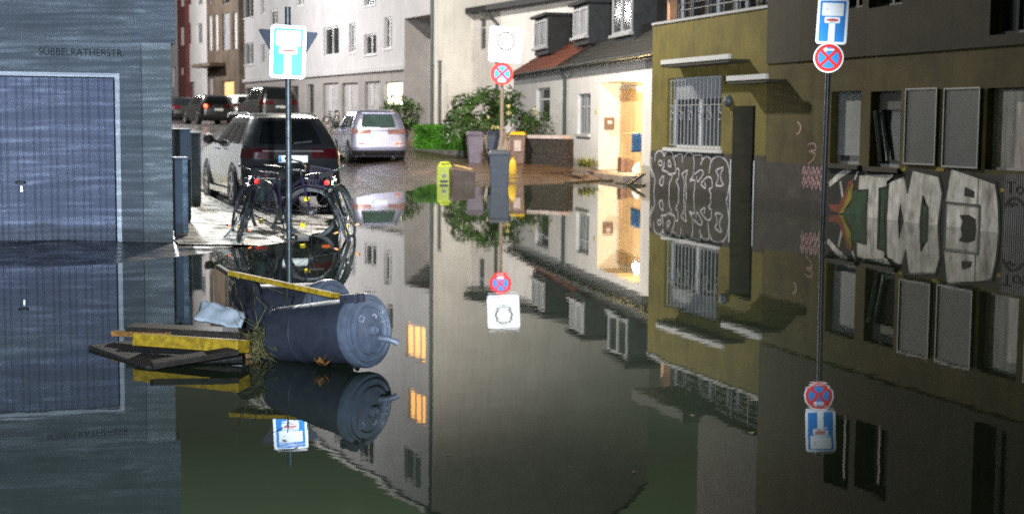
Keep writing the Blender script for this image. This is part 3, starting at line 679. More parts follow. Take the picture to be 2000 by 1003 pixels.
m = MB(); reveals(m, nich, ND); m.poly([(nich[0], -ND, nich[2]), (nich[1], -ND, nich[2]), (nich[1], -ND, nich[3]), (nich[0], -ND, nich[3])]); m.build('entrance_recess', M['cream'], h2)
MB().box(nich[0] - .1, nich[1] + .1, -ND + .01, .5, -.2, nich[2] - .004).build('doorstep', M['concrete'], h2)
dw = (nich[0] + .12, nich[1] - .10)
dd = MB(); nP = 7
for k in range(nP):
    a = dw[0] + (dw[1] - dw[0]) * k / nP; dd.box(a, a + (dw[1] - dw[0]) / nP - .012, -ND + .003, -ND + .05, nich[2] + .01, nich[3] - .18)
dd = dd.build('door', M['wood'], h2)
m = MB(); m.box(dw[0] - .05, dw[0] - .004, -ND + .002, -ND + .07, nich[2], nich[3] - .12); m.box(dw[1] + .004, dw[1] + .05, -ND + .002, -ND + .07, nich[2], nich[3] - .12); m.box(dw[0] - .003, dw[1] + .003, -ND + .002, -ND + .07, nich[3] - .175, nich[3] - .12); m.build('door_frame', M['white_trim'], h2)
# letterbox on the far cheek of the recess
lb = MB().box(nich[1] - .11, nich[1] - .002, -.42, -.14, 1.30, 1.64).build('letterbox', M['bin_brown'], h2, bevel=.01)
MB().box(nich[1] - .115, nich[1] - .111, -.34, -.22, 1.46, 1.54).build('letterbox_label', M['white_trim'], lb)
MB().box(nich[1] + .28, nich[1] + .40, .003, .015, 1.72, 1.86).build('house_number_plate', M['s_yellow'], h2)
lu, lz = HF.uv(1249, 174, -.14)
MB().ball((lu, -.14, lz), .07, 8).build('wall_lamp', mat('lit_lamp_globe', (.9, .8, .6), .5, emit=(1, .78, .42), estr=14), h2, True)
P = Matrix.Translation((14.25, 32.7, 0)) @ Matrix.Rotation(HF.rot, 4, 'Z')
lamp('entrance_lamp_light', 'POINT', P @ Vector((lu + .22, -.18, lz - .12)), 400, (1, .70, .36), .08)
def dormer(par, px0, px1, y0, y1, d, pane, label_mat):
    h = HF.rect(px0, px1, y0, y1, d); dz = HF.uv((px0 + px1) / 2, y1, d)[1]
    zt_ = zG + 1.98
    b_ = MB().box(h[0] - .10, h[1] + .10, d - 2.6, d, dz - .25, zt_); b_ = b_.build('dormer', M['slate'], par)
    MB().box(h[0] - .22, h[1] + .22, d - 2.7, d + .16, zt_ + .002, zt_ + .1).build('dormer_roof', M['slate'], b_)
    g = MB(); g.box(h[0], h[1], d + .002, d + .012, dz, zt_ - .1); g.build('dormer_pane', pane, b_)
    f = MB(); e_ = d + .0125
    for bb in ((h[0], h[0] + .07, dz, zt_ - .1), (h[1] - .07, h[1], dz, zt_ - .1), ((h[0] + h[1]) / 2 - .04, (h[0] + h[1]) / 2 + .04, dz + .07, zt_ - .17)): f.box(bb[0], bb[1], e_, e_ + .04, bb[2], bb[3])
    f.box(h[0] + .07, h[1] - .07, e_, e_ + .04, dz, dz + .07); f.box(h[0] + .07, h[1] - .07, e_, e_ + .04, zt_ - .17, zt_ - .1)
    f.box(h[0] - .05, h[1] + .05, d + .001, d + .14, dz - .08, dz - .002); f.build('dormer_frame', label_mat, b_)
dormer(h1, 1046, 1070, 10, 93, -.62, M['shutter_pale'], M['frame']); dormer(h1, 1122, 1149, 5, 72, -.62, M['shutter_pale'], M['frame']); dormer(h2, 1199, 1237, 0, 66, -.62, M['glass'], M['shutter_pale'])
m = MB(); m.hexa([(uJ - .06, .3, zG + .03), (uJ + .07, .3, zG + .03), (uJ + .07, -3.6, zG + 2.44), (uJ - .06, -3.6, zG + 2.44), (uJ - .06, .3, zG + .10), (uJ + .07, .3, zG + .10), (uJ + .07, -3.6, zG + 2.53), (uJ - .06, -3.6, zG + 2.53)]); m.build('verge', M['wallstone'], h1)
m = MB(); m.tube([(uJ, .30, zG - .02), (uJ, .22, zG - .12), (uJ, .075, zG - .3), (uJ, .075, .2)], .05, 10); m.build('downpipe', M['pipe_dark'], h1, True)

# ------------------------------------------------------------------ tall grey row, annexe, far facades
WF = Frame(17, 68, -.9903, -.1392)
rw = thing('apartment_row', 'long pale grey apartment row with dark windows and white ground-floor doors', 'building', (17, 68, 0), WF.rot)
uG = WF.uv(848, 200)[0]; uE = WF.uv(468, 150)[0]; ZE = 17.0
zl = WF.uv(795, 131)[1]; rec = WF.rect(790, 846, 32, 250); rec = (rec[0], rec[1], .9, WF.uv(818, 32)[1])
row_px = [(477, 495, 84, 127), (509, 519, 86, 124), (632, 662, 53, 108), (682, 694, 46, 103), (711, 735, 67, 107), (750, 765, 34, 95), (476, 495, -35, 35), (509, 517, -30, 28), (527, 542, 19, 49), (578, 593, -24, 12), (711, 733, -32, 11), (756, 768, -60, -8), (640, 664, -70, -14)]
row_w = [WF.rect(*q) for q in row_px]
gpx = [(478, 495, 172, 215, 'g'), (503, 523, 171, 215, 'g'), (566, 583, 168, 215, 'g'), (600, 613, 165, 228, 'd'), (631, 661, 162, 240, 'w'), (668, 699, 162, 240, 'w'), (712, 742, 159, 236, 'w'), (751, 786, 160, 206, 'l')]
gw = [WF.rect(*q[:4]) for q in gpx]
up_w = []
for (uu0, uu1) in ((uG + 1.5, uG + 3.3), (uG + 8, uG + 10), (uG + 13, uG + 14.2), (uG + 18, uG + 20), (uG + 24, uG + 25.2), (uG + 30, uG + 32)):
    for zz in (9.0, 12.2, 15.0): up_w.append((uu0, uu1, zz, zz + 1.6 if zz > 14 else zz + 1.75))
up_w = [h for h in up_w if not any(h[0] < q[1] + .3 and h[1] > q[0] - .3 and h[2] < q[3] + .3 and h[3] > q[2] - .3 for q in row_w)]
lit_w = [WF.rect(789, 831, 632, 702), WF.rect(787, 831, 764, 832)]
def mirror_rect(x0, x1, y0, y1):     # windows known from their mirror image in the flood
    ym = (y0 + y1) / 2; ua, ub = WF.uv(x0, ym)[0], WF.uv(x1, ym)[0]; za, zb = -WF.uv((x0 + x1) / 2, y0)[1], -WF.uv((x0 + x1) / 2, y1)[1]
    return (min(ua, ub), max(ua, ub), min(za, zb), max(za, zb))
lit_w = [mirror_rect(791, 831, 634, 702), mirror_rect(796, 831, 764, 826)]
up_w = [h for h in up_w if h[0] > uG + 5] + [mirror_rect(790, 822, 880, 950)]
allh = row_w + up_w + lit_w
m = facade_cells(uG, uE, zl, ZE, [h for h in allh] + [rec])
for h in allh: reveals(m, h, .16)
m.build('wall', M['row'], rw)
m = facade_cells(uG, uE, .5, zl, gw + [rec]); 
for h in gw: reveals(m, h, .18)
m.build('base_wall', M['row_low'], rw)
zrow0 = uG - rec[0]
m = facade_cells(rec[0], rec[1], .5, rec[3], [], d=-1.3); m.build('passage_panel', M['whiteb'], rw)
m = MB(); reveals(m, rec, 1.3); m.build('passage_reveal', M['row_low'], rw)
m = MB().box(rec[1] + .003, uE, .0, .16, zl - .12, zl + .08); m.build('ledge', M['row'], rw)
for h in row_w + up_w: window(rw, h, .15, 0, M['glass2'] if random.random() < .5 else M['glass'], M['frame_white'] if random.random() < .6 else M['frame'], 1 if h[1] - h[0] > .9 else 0, 0, M['white_trim'] if random.random() < .5 else None, .07)
for h in lit_w: window(rw, h, .15, 0, M['lit_warm'], M['frame'], 2, 0, None, .09)
for q, h in zip(gpx, gw):
    if q[4] == 'w':
        p = MB().box(h[0], h[1], -.19, -.16, h[2], h[3]).build('entrance_door', M['door_grey'], rw)
        mm = MB(); c = h[0] + (h[1] - h[0]) * .55; mm.box(c, c + .3, -.158, -.12, h[2], h[3] - .1); mm.build('door_panel', M['row'], p)
    else: window(rw, h, .17, 0, {'g': M['glass'], 'd': M['trim_black'], 'l': M['lit_pale']}[q[4]], M['frame'], 0, 0, None, .06)
# end gable facing the flood, eaves, roof
m = MB(); m.poly([(uG, 0, .3), (uG, -12, .3), (uG, -12, ZE), (uG, -6, ZE + 4), (uG, 0, ZE)]); m.build('gable_wall', M['beige'], rw)
m = MB(); m.hexa([(uG - .2, .35, ZE), (uE, .35, ZE), (uE, -6, ZE + 4.2), (uG - .2, -6, ZE + 4.2), (uG - .2, .35, ZE + .2), (uE, .35, ZE + .2), (uE, -6, ZE + 4.4), (uG - .2, -6, ZE + 4.4)])
m.poly([(uG - .2, -6, ZE + 4.4), (uE, -6, ZE + 4.4), (uE, -12, ZE), (uG - .2, -12, ZE)]); m.build('roof', M['tile_dark'], rw)
m = MB(); m.tube([(uG - .1, .42, ZE + .02), (uE, .42, ZE + .02)], .11, 8); m.build('gutter', M['white_trim'], rw, True)
m = MB(); m.tube([(uG + .02, .12, ZE), (uG + .02, .12, 1.0)], .085, 8); m.build('downpipe', M['pipe_dark'], rw, True)
a_ = WF.uv(859, 121, -.1)
m = MB(); vv = at_d(859, 121, 63.0)
# slender dark post in front of the gable
po = thing('dark_post', 'slender dark post standing before the pale gable wall', 'post', (vv.x, vv.y, 1.0))
MB().tube([(0, 0, -.2), (0, 0, vv.z - 1.0)], .075, 8).build('shaft', M['pipe_dark'], po, True); m = MB(); m.tube([(0, 0, vv.z - 1.0), (0, 0, vv.z - .94)], .1, 8); m.build('cap', M['pipe_dark'], po)
# annexe B in front of the gable
an = thing('annexe_building', 'pale two-storey house end with one narrow dark window and downpipe', 'building', (17, 68, 0), WF.rot)
dB = -2.0; uB0 = WF.uv(1190, 100, dB)[0]; zBt = 6.55
wBx = WF.rect(935, 949, 34, 98, dB)
m = facade_cells(uB0, uG - .01, .2, zBt, [wBx], d=dB); reveals(m, wBx, .15, dB); m.poly([(uB0, dB, .2), (uB0, dB - 8, .2), (uB0, dB - 8, zBt), (uB0, dB, zBt)]); m.build('wall', M['beige2'], an)
window(an, wBx, .14, dB, M['glass'], M['frame'], 0, 1, None, .08)
MB().box(uB0, uG - .02, dB - 8, dB + .45, zBt + .002, zBt + .25).build('roof', M['slate'], an)
m = MB(); uu = WF.uv(975, 60, dB)[0]; m.tube([(uu + 1.2, dB + .4, zBt - .02), (uu + .5, dB + .3, zBt - .12), (uu, dB + .1, zBt - .6), (uu, dB + .1, 1.0)], .07, 8); m.build('downpipe', M['pipe_dark'], an, True)
# far facades down the street
def facade(name, label, px0, px1, mt, zt_, d, wpx, extra=None):
    u0, u1 = WF.uv(px1, 150, d)[0], WF.uv(px0, 150, d)[0]
    t = thing(name, label, 'building', (17, 68, 0), WF.rot)
    hs = [WF.rect(*q[:4], d) for q in wpx]
    m = facade_cells(u0, u1, .8, zt_, hs, d=d)
    for h in hs: reveals(m, h, .2, d)
    m.poly([(u0, d, .8), (u0, d - 8, .8), (u0, d - 8, zt_), (u0, d, zt_)]); m.build('wall', mt, t)
    for q, h in zip(wpx, hs): window(t, h, .18, d, M[q[4]], M['frame'], 0, 0, None, .08)
    MB().box(u0, u1, d - 8, d + .3, zt_ + .002, zt_ + .3).build('roof', M['tile_dark'], t)
    return t, u0, u1
t1, u0, u1 = facade('brown_building', 'dark brown building with tall pale window strips and lit shop', 405, 467, M['brownb'], 15, .35,
    [(406, 414, 30, 100, 'whiteb'), (418, 426, 28, 100, 'whiteb'), (434, 449, 26, 98, 'shutter_pale'), (454, 463, 24, 97, 'whiteb'), (407, 416, 142, 200, 'shutter_pale'), (434, 457, 157, 195, 'lit_dim'), (406, 414, -60, 8, 'glass2'), (434, 449, -60, 8, 'glass')])
zc = WF.uv(425, 128, .35)[1]; MB().box(u0 + (u1 - u0) * .4, u1, .35, 1.5, zc - .12, zc + .12).build('canopy', M['brownb'], t1)
facade('pale_building', 'pale facade with two narrow windows left of the brown building', 364, 404.5, M['whiteb'], 15, .2,
    [(366, 373, 46, 86, 'shutter_pale'), (384, 395, 47, 85, 'glass2'), (368, 380, 160, 205, 'shutter_pale'), (366, 373, -30, 10, 'glass2'), (384, 395, -30, 10, 'glass2')])
facade('red_brick_building', 'narrow dark red brick facade with small pale windows', 347.5, 363.5, M['redb'], 16, .5, [(351, 359, 52, 90, 'whiteb'), (352, 358, 130, 148, 'whiteb'), (351, 359, -30, 14, 'whiteb')])
facade('grey_end_building', 'sliver of grey facade beside the garage corner', 322, 347, M['row'], 15, .3, [(337, 343, 132, 170, 'glass')])

# ------------------------------------------------------------------ road signs
def azim(px, py): v = ray(px, py); return math.atan2(v[0], v[1])
def rrect(x0, x1, z0, z1, r, n=5):
    out = []
    for cx, cz, a in ((x1 - r, z1 - r, 0), (x0 + r, z1 - r, 90), (x0 + r, z0 + r, 180), (x1 - r, z0 + r, 270)):
        for k in range(n + 1): t_ = R_(a + 90 * k / n); out.append((cx + r * math.cos(t_), cz + r * math.sin(t_)))
    return out
def prism(m, pts, y0, y1):
    n_ = len(pts); m.add([(x, y0, z) for x, z in pts] + [(x, y1, z) for x, z in pts], [tuple(range(n_)), tuple(range(2 * n_ - 1, n_ - 1, -1))] + [(i, (i + 1) % n_, n_ + (i + 1) % n_, n_ + i) for i in range(n_)])
    return m
class Panel:
    def __init__(s, parent, cx, cz, y, tilt): s.p = parent; s.cx = cx; s.cz = cz; s.y = y; s.t = R_(tilt)
    def tr(s, pts): c, sn = math.cos(s.t), math.sin(s.t); return [(s.cx + x * c - z * sn, s.cz + x * sn + z * c) for x, z in pts]
    def plate(s, name, pts, mt, th=.003): 
        m = MB(); prism(m, s.tr(pts), s.y, s.y + th); return m.build(name, mt, s.p)
    def layer(s, name, polys, mt, k, parent):
        m = MB(); y = s.y - .0012 * k
        for q in polys: m.poly([(x, y, z) for x, z in s.tr(q)][::-1])
        return m.build(name, mt, parent, recalc=False)
def local(px, py, D, o, az):
    P_ = at_d(px, py, D) - Vector(o); c, sn = math.cos(az), math.sin(az)
    return (P_.x * c - P_.y * sn, P_.z)
def circ(r, n=36, cx=0, cz=0): return [(cx + r * math.cos(2 * math.pi * k / n), cz + r * math.sin(2 * math.pi * k / n)) for k in range(n)]
def dead_end(par, cx, cz, y, tilt, w=.42, h=.63):
    P_ = Panel(par, cx, cz, y, tilt); a, b_ = w / 2, h / 2
    pl = P_.plate('dead_end_panel', rrect(-a, a, -b_, b_, .045), M['s_white'])
    f = .034
    P_.layer('blue_field', [rrect(-a + f, a - f, -b_ + f, b_ - f, .02)], M['s_blue'], 1, pl)
    P_.layer('road_stem', [rrect(-.042, .042, -b_ + f, .045, .002), rrect(-.105, .105, -.025, .06, .018), rrect(-.145, .145, .075, b_ - f - .03, .015)], M['s_white'], 2, pl)
    P_.layer('closed_bar', [rrect(-.078, .078, .004, .03, .004)], M['s_red'], 3, pl)
    pic = [rrect(-.085, -.075, .155, .175, .003)]
    P_.layer('pictogram_mark', pic, M['dark'], 3, pl)
    return pl
def no_stopping(par, cx, cz, y, tilt, r, arrow=False, slip=False, white=True):
    P_ = Panel(par, cx, cz, y, tilt)
    pl = P_.plate('no_stopping_panel', circ(r), M['s_white'] if white else M['s_red'])
    ri = r * (.93 if white else .995)
    P_.layer('red_disc', [circ(ri)], M['s_red'], 1, pl)
    secs = []
    for q in range(4):
        a0 = R_(90 * q + 11 + 45 - 90); a1 = R_(90 * q - 11 + 45)
        bw = r * .09; R2 = r * .70
        ang = R_(90 * q)
        pts = [(bw * 1.5 * math.cos(ang), bw * 1.5 * math.sin(ang))]
        for k in range(9):
            tt = ang + R_(-36 + 72 * k / 8); pts.append((R2 * math.cos(tt), R2 * math.sin(tt)))
        secs.append(pts)
    P_.layer('blue_sector', secs, M['s_blue'], 2, pl)
    if arrow: P_.layer('white_arrow', [[(-.085 * r / .21, .115 * r / .21), (-.035 * r / .21, .15 * r / .21), (-.035 * r / .21, .125 * r / .21), (.07 * r / .21, .125 * r / .21), (.07 * r / .21, .105 * r / .21), (-.035 * r / .21, .105 * r / .21), (-.035 * r / .21, .08 * r / .21)]], M['s_white'], 3, pl)
    if slip: P_.layer('white_sticker', [rrect(-r * .30, r * .30, -r * .72, -r * .42, r * .06)], M['s_white'], 3, pl)
    return pl
# sign by the bicycles
o = at_z(560, 468, 0); az = azim(562, 300); D = math.hypot(o.x, o.y)
t = thing('road_sign', 'blue dead-end sign on a galvanised pole with an inverted triangle behind', 'road sign', (o.x, o.y, 0), -az, 'road signs standing in the flood')
x0, z0 = local(562.5, 102, D, o, az); xt, zt = local(562.5, 14, D, o, az)
MB().tube([(x0, 0, -.35), (x0, 0, zt)], .037, 14).build('pole', M['galv'], t, True)
dead_end(t, x0, z0, -.05, -2.2)
a, b_ = local(500, 54, D, o, az), local(626, 62, D, o, az); c_ = local(562, 167, D, o, az)
tri = []
for p, q, s_ in ((a, c_, b_), (c_, b_, a), (b_, a, c_)):
    P0, Q0, S0 = Vector(p), Vector(q), Vector(s_)
    tri += [tuple(P0 + (S0 - P0).normalized() * .05 + (Q0 - P0).normalized() * .012), tuple(P0 + (S0 - P0).normalized() * .02 + (Q0 - P0).normalized() * .02), tuple(P0 + (Q0 - P0).normalized() * .05 + (S0 - P0).normalized() * .012)]
m = MB(); prism(m, tri, .045, .049); tb = m.build('yield_panel', M['signback'], t)
m = MB()
for zz in (z0 + .2, z0 - .1): m.box(x0 - .05, x0 + .05, -.044, .0445, zz - .015, zz + .015)
m.build('clamp', M['galv'], t)
# sign on the right
o = at_z(1609.5, 446, 0); az = azim(1615, 300); D = math.hypot(o.x, o.y)
t = thing('road_sign', 'blue dead-end sign above a no-stopping disc with white arrow on a dark pole', 'road sign', (o.x, o.y, 0), -az, 'road signs standing in the flood')
x0, z0 = local(1625.5, 42.5, D, o, az); x1, z1 = local(1618.2, 113.5, D, o, az); zt = z0 + .36
MB().tube([(x1 - .02, 0, -.35), (x1 + .01, 0, zt)], .038, 14).build('pole', M['darkpole'], t, True)
dead_end(t, x0, z0, -.05, -2.4); no_stopping(t, x1, z1, -.052, -1.5, .205, arrow=True)
# sign in the middle
o = at_z(979, 350, 0); az = azim(980, 200); D = math.hypot(o.x, o.y)
t = thing('road_sign', 'white square sign with a thin ring above a red no-stopping disc without arrow', 'road sign', (o.x, o.y, 0), -az, 'road signs standing in the flood')
x0, z0 = local(987.5, 87.5, D, o, az); x1, z1 = local(980.5, 144.5, D, o, az); r1 = local(1001, 144, D, o, az)[0] - x1; hw = (local(1019.5, 87, D, o, az)[0] - local(955.5, 87, D, o, az)[0]) / 2
MB().tube([(x1, 0, -.35), (x1 + .01, 0, z0 + hw)], .042, 12).build('pole', M['concrete'], t, True)
P_ = Panel(t, x0, z0, -.06, -2.6); pl = P_.plate('zone_panel', rrect(-hw, hw, -hw * 1.06, hw * 1.06, .07), M['s_white'])
xr, zr = local(988, 81, D, o, az); rr_ = .205; ring = []
for k in range(40):
    a0, a1 = 2 * math.pi * k / 40, 2 * math.pi * (k + 1) / 40
    ring.append([(xr - x0 + q * math.cos(w_) * .95, zr - z0 + q * math.sin(w_)) for q, w_ in ((rr_ * .98, a0), (rr_ * .98, a1), (rr_ * 1.22, a1), (rr_ * 1.22, a0))])
P_.layer('ring_print', ring, M['s_ring'], 1, pl)
no_stopping(t, x1, z1, -.062, -2, r1 * 1.06, slip=True, white=False)
zs = local(980, 262, D, o, az)[1]; zf = local(980, 302, D, o, az)[1]
MB().lathe([(.06, zs + .1), (.10, zs - .1), (.19, zf), (.2, -.3)], (x1 + .05, .12, 0), (0, 0, 1), 12).build('concrete_foot', M['concrete'], t, True)

# ------------------------------------------------------------------ cars
def car(name, label, loc, rz, W, H, L, prof, pmat, gmat, tmat, tyre_r, bp, win=(1.08, 1.46), lamp_z=(.86, 1.02), plate_z=.93, detail=True, group=None, low=.30, tailw=.30, tz2=None, rails=False, rimw=5):
    """rear bumper at local y=0, driving along +y. prof: z, rear y, front y, half width, corner radius (fractions of H for z)"""
    t = thing(name, label, 'car', loc, rz, group)
    prof = [(z * H, yr, L - yf, hw * W / 2, r) for z, yr, yf, hw, r in prof]
    NR, NC, NS = 10, 5, 22
    def outline(z):
        for a, b_ in zip(prof, prof[1:]):
            if a[0] <= z <= b_[0]:
                s_ = (z - a[0]) / (b_[0] - a[0]); q = [x + (y - x) * s_ for x, y in zip(a, b_)]; break
        else: q = prof[-1] if z > prof[-1][0] else prof[0]
        _, yr, yf, hw, r = q; out = []
        bow = .05
        for k in range(NR + 1):
            x = -hw + r + 2 * (hw - r) * k / NR; out.append((x, yr + bow * (x / hw) ** 2, z))
        for k in range(1, NC): a = R_(-90 + 90 * k / NC); out.append((hw - r + r * math.cos(a), yr + bow + r + r * math.sin(a), z))
        for k in range(NS + 1): f = k / NS; out.append((hw - .03 * (2 * f - 1) ** 2 * hw * .6, yr + bow + r + (yf - yr - 2 * r - bow) * f, z))
        for k in range(1, NC): a = R_(90 * k / NC); out.append((hw - r + r * math.cos(a), yf - r + r * math.sin(a), z))
        for k in range(NR + 1): x = hw - r - 2 * (hw - r) * k / NR; out.append((x, yf - .12 * (x / hw) ** 2, z))
        for k in range(1, NC): a = R_(90 + 90 * k / NC); out.append((-hw + r + r * math.cos(a), yf - r + r * math.sin(a), z))
        for k in range(NS + 1): f = 1 - k / NS; out.append((-hw + .03 * (2 * f - 1) ** 2 * hw * .6, yr + bow + r + (yf - yr - 2 * r - bow) * f, z))
        for k in range(1, NC): a = R_(180 + 90 * k / NC); out.append((-hw + r + r * math.cos(a), yr + bow + r + r * math.sin(a), z))
        return out
    N = len(outline(.5 * H)); zs = sorted({p[0] for p in prof} | {prof[0][0] + (prof[-1][0] - prof[0][0]) * k / 26 for k in range(27)})
    m = MB()
    for z in zs: m.v += outline(z)
    for i in range(len(zs) - 1):
        for k in range(N): k2 = (k + 1) % N; m.f.append((i * N + k, i * N + k2, (i + 1) * N + k2, (i + 1) * N + k))
    m.f.append(tuple(range((len(zs) - 1) * N, len(zs) * N))); m.f.append(tuple(range(N))[::-1])
    body = m.build('body', pmat, t, True)
    iS = NR + NC; iF = iS + NS + NC; iL = iF + NR + NC       # index starts of right side, front, left side
    def patch(ka, kb, z0, z1, eps, nz=6, slope=None):
        m = MB(); ks = np.arange(ka, kb + 1e-6, .5)
        cols = len(ks)
        for j in range(nz + 1):
            for ki, kf in enumerate(ks):
                zz = z0 + (z1 - z0) * j / nz
                if slope: zz = z0 + (slope(ki / (cols - 1), z0, z1) - z0) * j / nz
                P0 = outline(zz); PU = outline(min(zz + .01, prof[-1][0] - .001))
                k0 = int(math.floor(kf)) % N; k1 = (k0 + 1) % N; f = kf - math.floor(kf)
                p = Vector(P0[k0]).lerp(Vector(P0[k1]), f); tx = Vector(P0[k1]) - Vector(P0[k0]); up = Vector(PU[k0]) - Vector(P0[k0])
                n_ = tx.cross(up)
                if n_.length > 0: n_.normalize()
                m.v.append(tuple(p + n_ * eps))
        for j in range(nz):
            for k in range(cols - 1): m.f.append((j * cols + k, j * cols + k + 1, (j + 1) * cols + k + 1, (j + 1) * cols + k))
        return m
    z0, z1 = win[0] * H, win[1] * H
    patch(.6, NR - .6, z0, z1, .006).build('rear_window', gmat, t, True)
    for s_, nm in ((iS, 'r'), (iL, 'l')):
        segs = [(2.0, 6.6), (7.2, 12.6), (13.2, 18.4)]
        for a, b_ in segs:
            if nm == 'l': a, b_ = NS - b_, NS - a
            patch(s_ + a, s_ + b_, z0, z1 - .03, .006).build('side_window', gmat, t, True)
    patch(iF + .6, iF + NR - .6, z0, z1, .006).build('windscreen', gmat, t, True)
    # tail lights wrap the rear corners
    la, lb = lamp_z[0] * H, lamp_z[1] * H; kk = NR * tailw
    for a, b_ in ((-NC * .8, kk), (NR - kk, NR + NC * .8)):
        m = patch(a if a >= 0 else N + a, b_ if a >= 0 else N + b_, la, lb, .012)
        tl = m.build('tail_light', tmat, t, True)
        aa, bb = (a + .6, b_ - .4); patch(aa if aa >= 0 else N + aa, bb if aa >= 0 else N + bb, la + (lb - la) * .35, la + (lb - la) * .6, .018, 2).build('lamp_strip', M['tail_bright'] if tmat is M['tail_bright'] else M['tail'], tl, True)
    # lower bumper, plate, reflectors
    patch(N - NC * .7, N + NR + NC * .7, prof[0][0] + .02, low * H, .01).build('bumper', M['trim_black'], t, True)
    yr = min(p[1] for p in prof) - .012; ypl = [p for p in outline(plate_z * H)][NR // 2][1]
    pw = .235
    pb = MB(); prism(pb, rrect(-pw, pw, plate_z * H - .055, plate_z * H + .055, .01), ypl - .03, ypl - .018); pb = pb.build('number_plate', M['s_plate'], t)
    MB().box(-pw + .005, -pw + .04, ypl - .0312, ypl - .0302, plate_z * H - .05, plate_z * H + .05).build('plate_band', M['s_blue'], pb)
    if detail:
        for sx in (-1, 1):
            MB().box(sx * W * .33 - .09, sx * W * .33 + .09, outline(.36 * H)[1][1] - .035, outline(.36 * H)[1][1] - .015, .35 * H, .375 * H).build('reflector', M['s_orange'] if sx > 0 else M['s_red'], t)
        m = MB(); m.bar((-W * .3, ypl - .012, lamp_z[0] * H - .02 + .09 * H), (W * .3, ypl - .012, lamp_z[0] * H - .02 + .09 * H), .02, .02); m.build('tailgate_strip', M['chrome'], t)
        m = MB(); m.bar((.02, outline(z0)[5][1] - .03, z0 + .02), (.32, outline(z0)[5][1] - .03, z0 + .05), .02, .025); m.build('rear_wiper', M['trim_black'], t)
        m = MB(); P5 = outline(z1 + .02)[5]; m.hexa([(-W * .3, P5[1] - .07, z1 + .03), (W * .3, P5[1] - .07, z1 + .03), (W * .28, P5[1] + .12, z1 + .035), (-W * .28, P5[1] + .12, z1 + .035), (-W * .3, P5[1] - .06, z1 + .06), (W * .3, P5[1] - .06, z1 + .06), (W * .28, P5[1] + .2, z1 + .08), (-W * .28, P5[1] + .2, z1 + .08)]); m.build('roof_spoiler', pmat, t, bevel=.01)
        # mirrors, sill strip, door handles
        for sx in (-1, 1):
            m = MB(); ym = L * .62; m.ball((sx * (W / 2 + .09), ym, z0 + .06), .1, 8); m.bar((sx * (W / 2 - .06), ym + .02, z0 + .01), (sx * (W / 2 + .07), ym, z0 + .04), .05, .05); m.build('door_mirror', M['trim_black'], t, True)
            for yy in (L * .36, L * .55): MB().bar((sx * (W / 2 + .005), yy, z0 - .1), (sx * (W / 2 + .005), yy + .2, z0 - .1), .03, .025).build('door_handle', pmat, t, bevel=.004)
            MB().box(sx * W / 2 - (.0 if sx > 0 else .02), sx * W / 2 + (.02 if sx > 0 else 0), bp[0] + tyre_r + .05, bp[1] - tyre_r - .05, prof[0][0], prof[0][0] + .09).build('sill', M['chrome'], t, bevel=.006)
        if rails:
            for sx in (-1, 1):
                yb = outline(H * .97)[5][1]
                MB().tube([(sx * W * .33, yb + .25, H * .975), (sx * W * .335, yb + .4, H * 1.0), (sx * W * .335, L * .62, H * 1.0), (sx * W * .32, L * .67, H * .965)], .018, 8).build('roof_rail', M['chrome'], t, True)
        m = MB(); m.tube([(-.12 * W, ypl + .15, H * 1.0), (-.12 * W, ypl + .1, H * 1.06)], .012, 6); m.build('aerial', M['trim_black'], t)
        for sx in (-1, 1): MB().lathe([(.03, 0), (.035, 0), (.035, .16), (.03, .16)], (sx * W * .3, yr + .02, prof[0][0] + .04), (0, 1, 0), 12).build('exhaust', M['chrome'], t)
    # wheels with dark arches
    for sx in (-1, 1):
        for y in bp:
            xo = sx * (W / 2 + .004)
            m = MB(); m.lathe([(.001, 0), (tyre_r * 1.16, 0), (tyre_r * 1.16, .012), (.001, .012)], (xo - sx * .012, y, tyre_r), (sx, 0, 0), 28); m.build('wheel_arch', M['trim_black'], t)
            wx = sx * (W / 2 - .19)
            wh = MB().lathe([(tyre_r * .62, 0), (tyre_r * .95, 0), (tyre_r, .03), (tyre_r, .18), (tyre_r * .96, .212), (tyre_r * .66, .212), (tyre_r * .64, .19)], (wx, y, tyre_r), (sx, 0, 0), 32).build('wheel', M['tyre'], t, True)
            m = MB(); m.lathe([(.03, .19), (.05, .205), (.001, .21)], (wx, y, tyre_r), (sx, 0, 0), 12); m.lathe([(tyre_r * .60, .175), (tyre_r * .66, .212), (tyre_r * .60, .205)], (wx, y, tyre_r), (sx, 0, 0), 28)
            for q in range(rimw):
                a = 2 * math.pi * q / rimw + .3; x_ = wx + sx * .195
                m.bar((x_, y + .03 * math.cos(a), tyre_r + .03 * math.sin(a)), (x_, y + tyre_r * .63 * math.cos(a), tyre_r + tyre_r * .63 * math.sin(a)), .055, .02, (1, 0, 0))
            m.build('rim', M['rim'], wh)
    return t
SUV = [(.13, .14, .10, .93, .14), (.20, .05, .04, .97, .16), (.32, .0, .0, 1.0, .17), (.43, .02, .02, 1.0, .18), (.52, .06, .05, .995, .19), (.60, .07, .25, .97, .19), (.655, .10, 1.05, .95, .18), (.70, .15, 1.35, .92, .17), (.78, .25, 1.62, .86, .16), (.88, .40, 1.95, .78, .16), (.945, .50, 2.15, .72, .18), (.985, .66, 2.35, .62, .2), (1.0, .95, 2.6, .45, .2)]
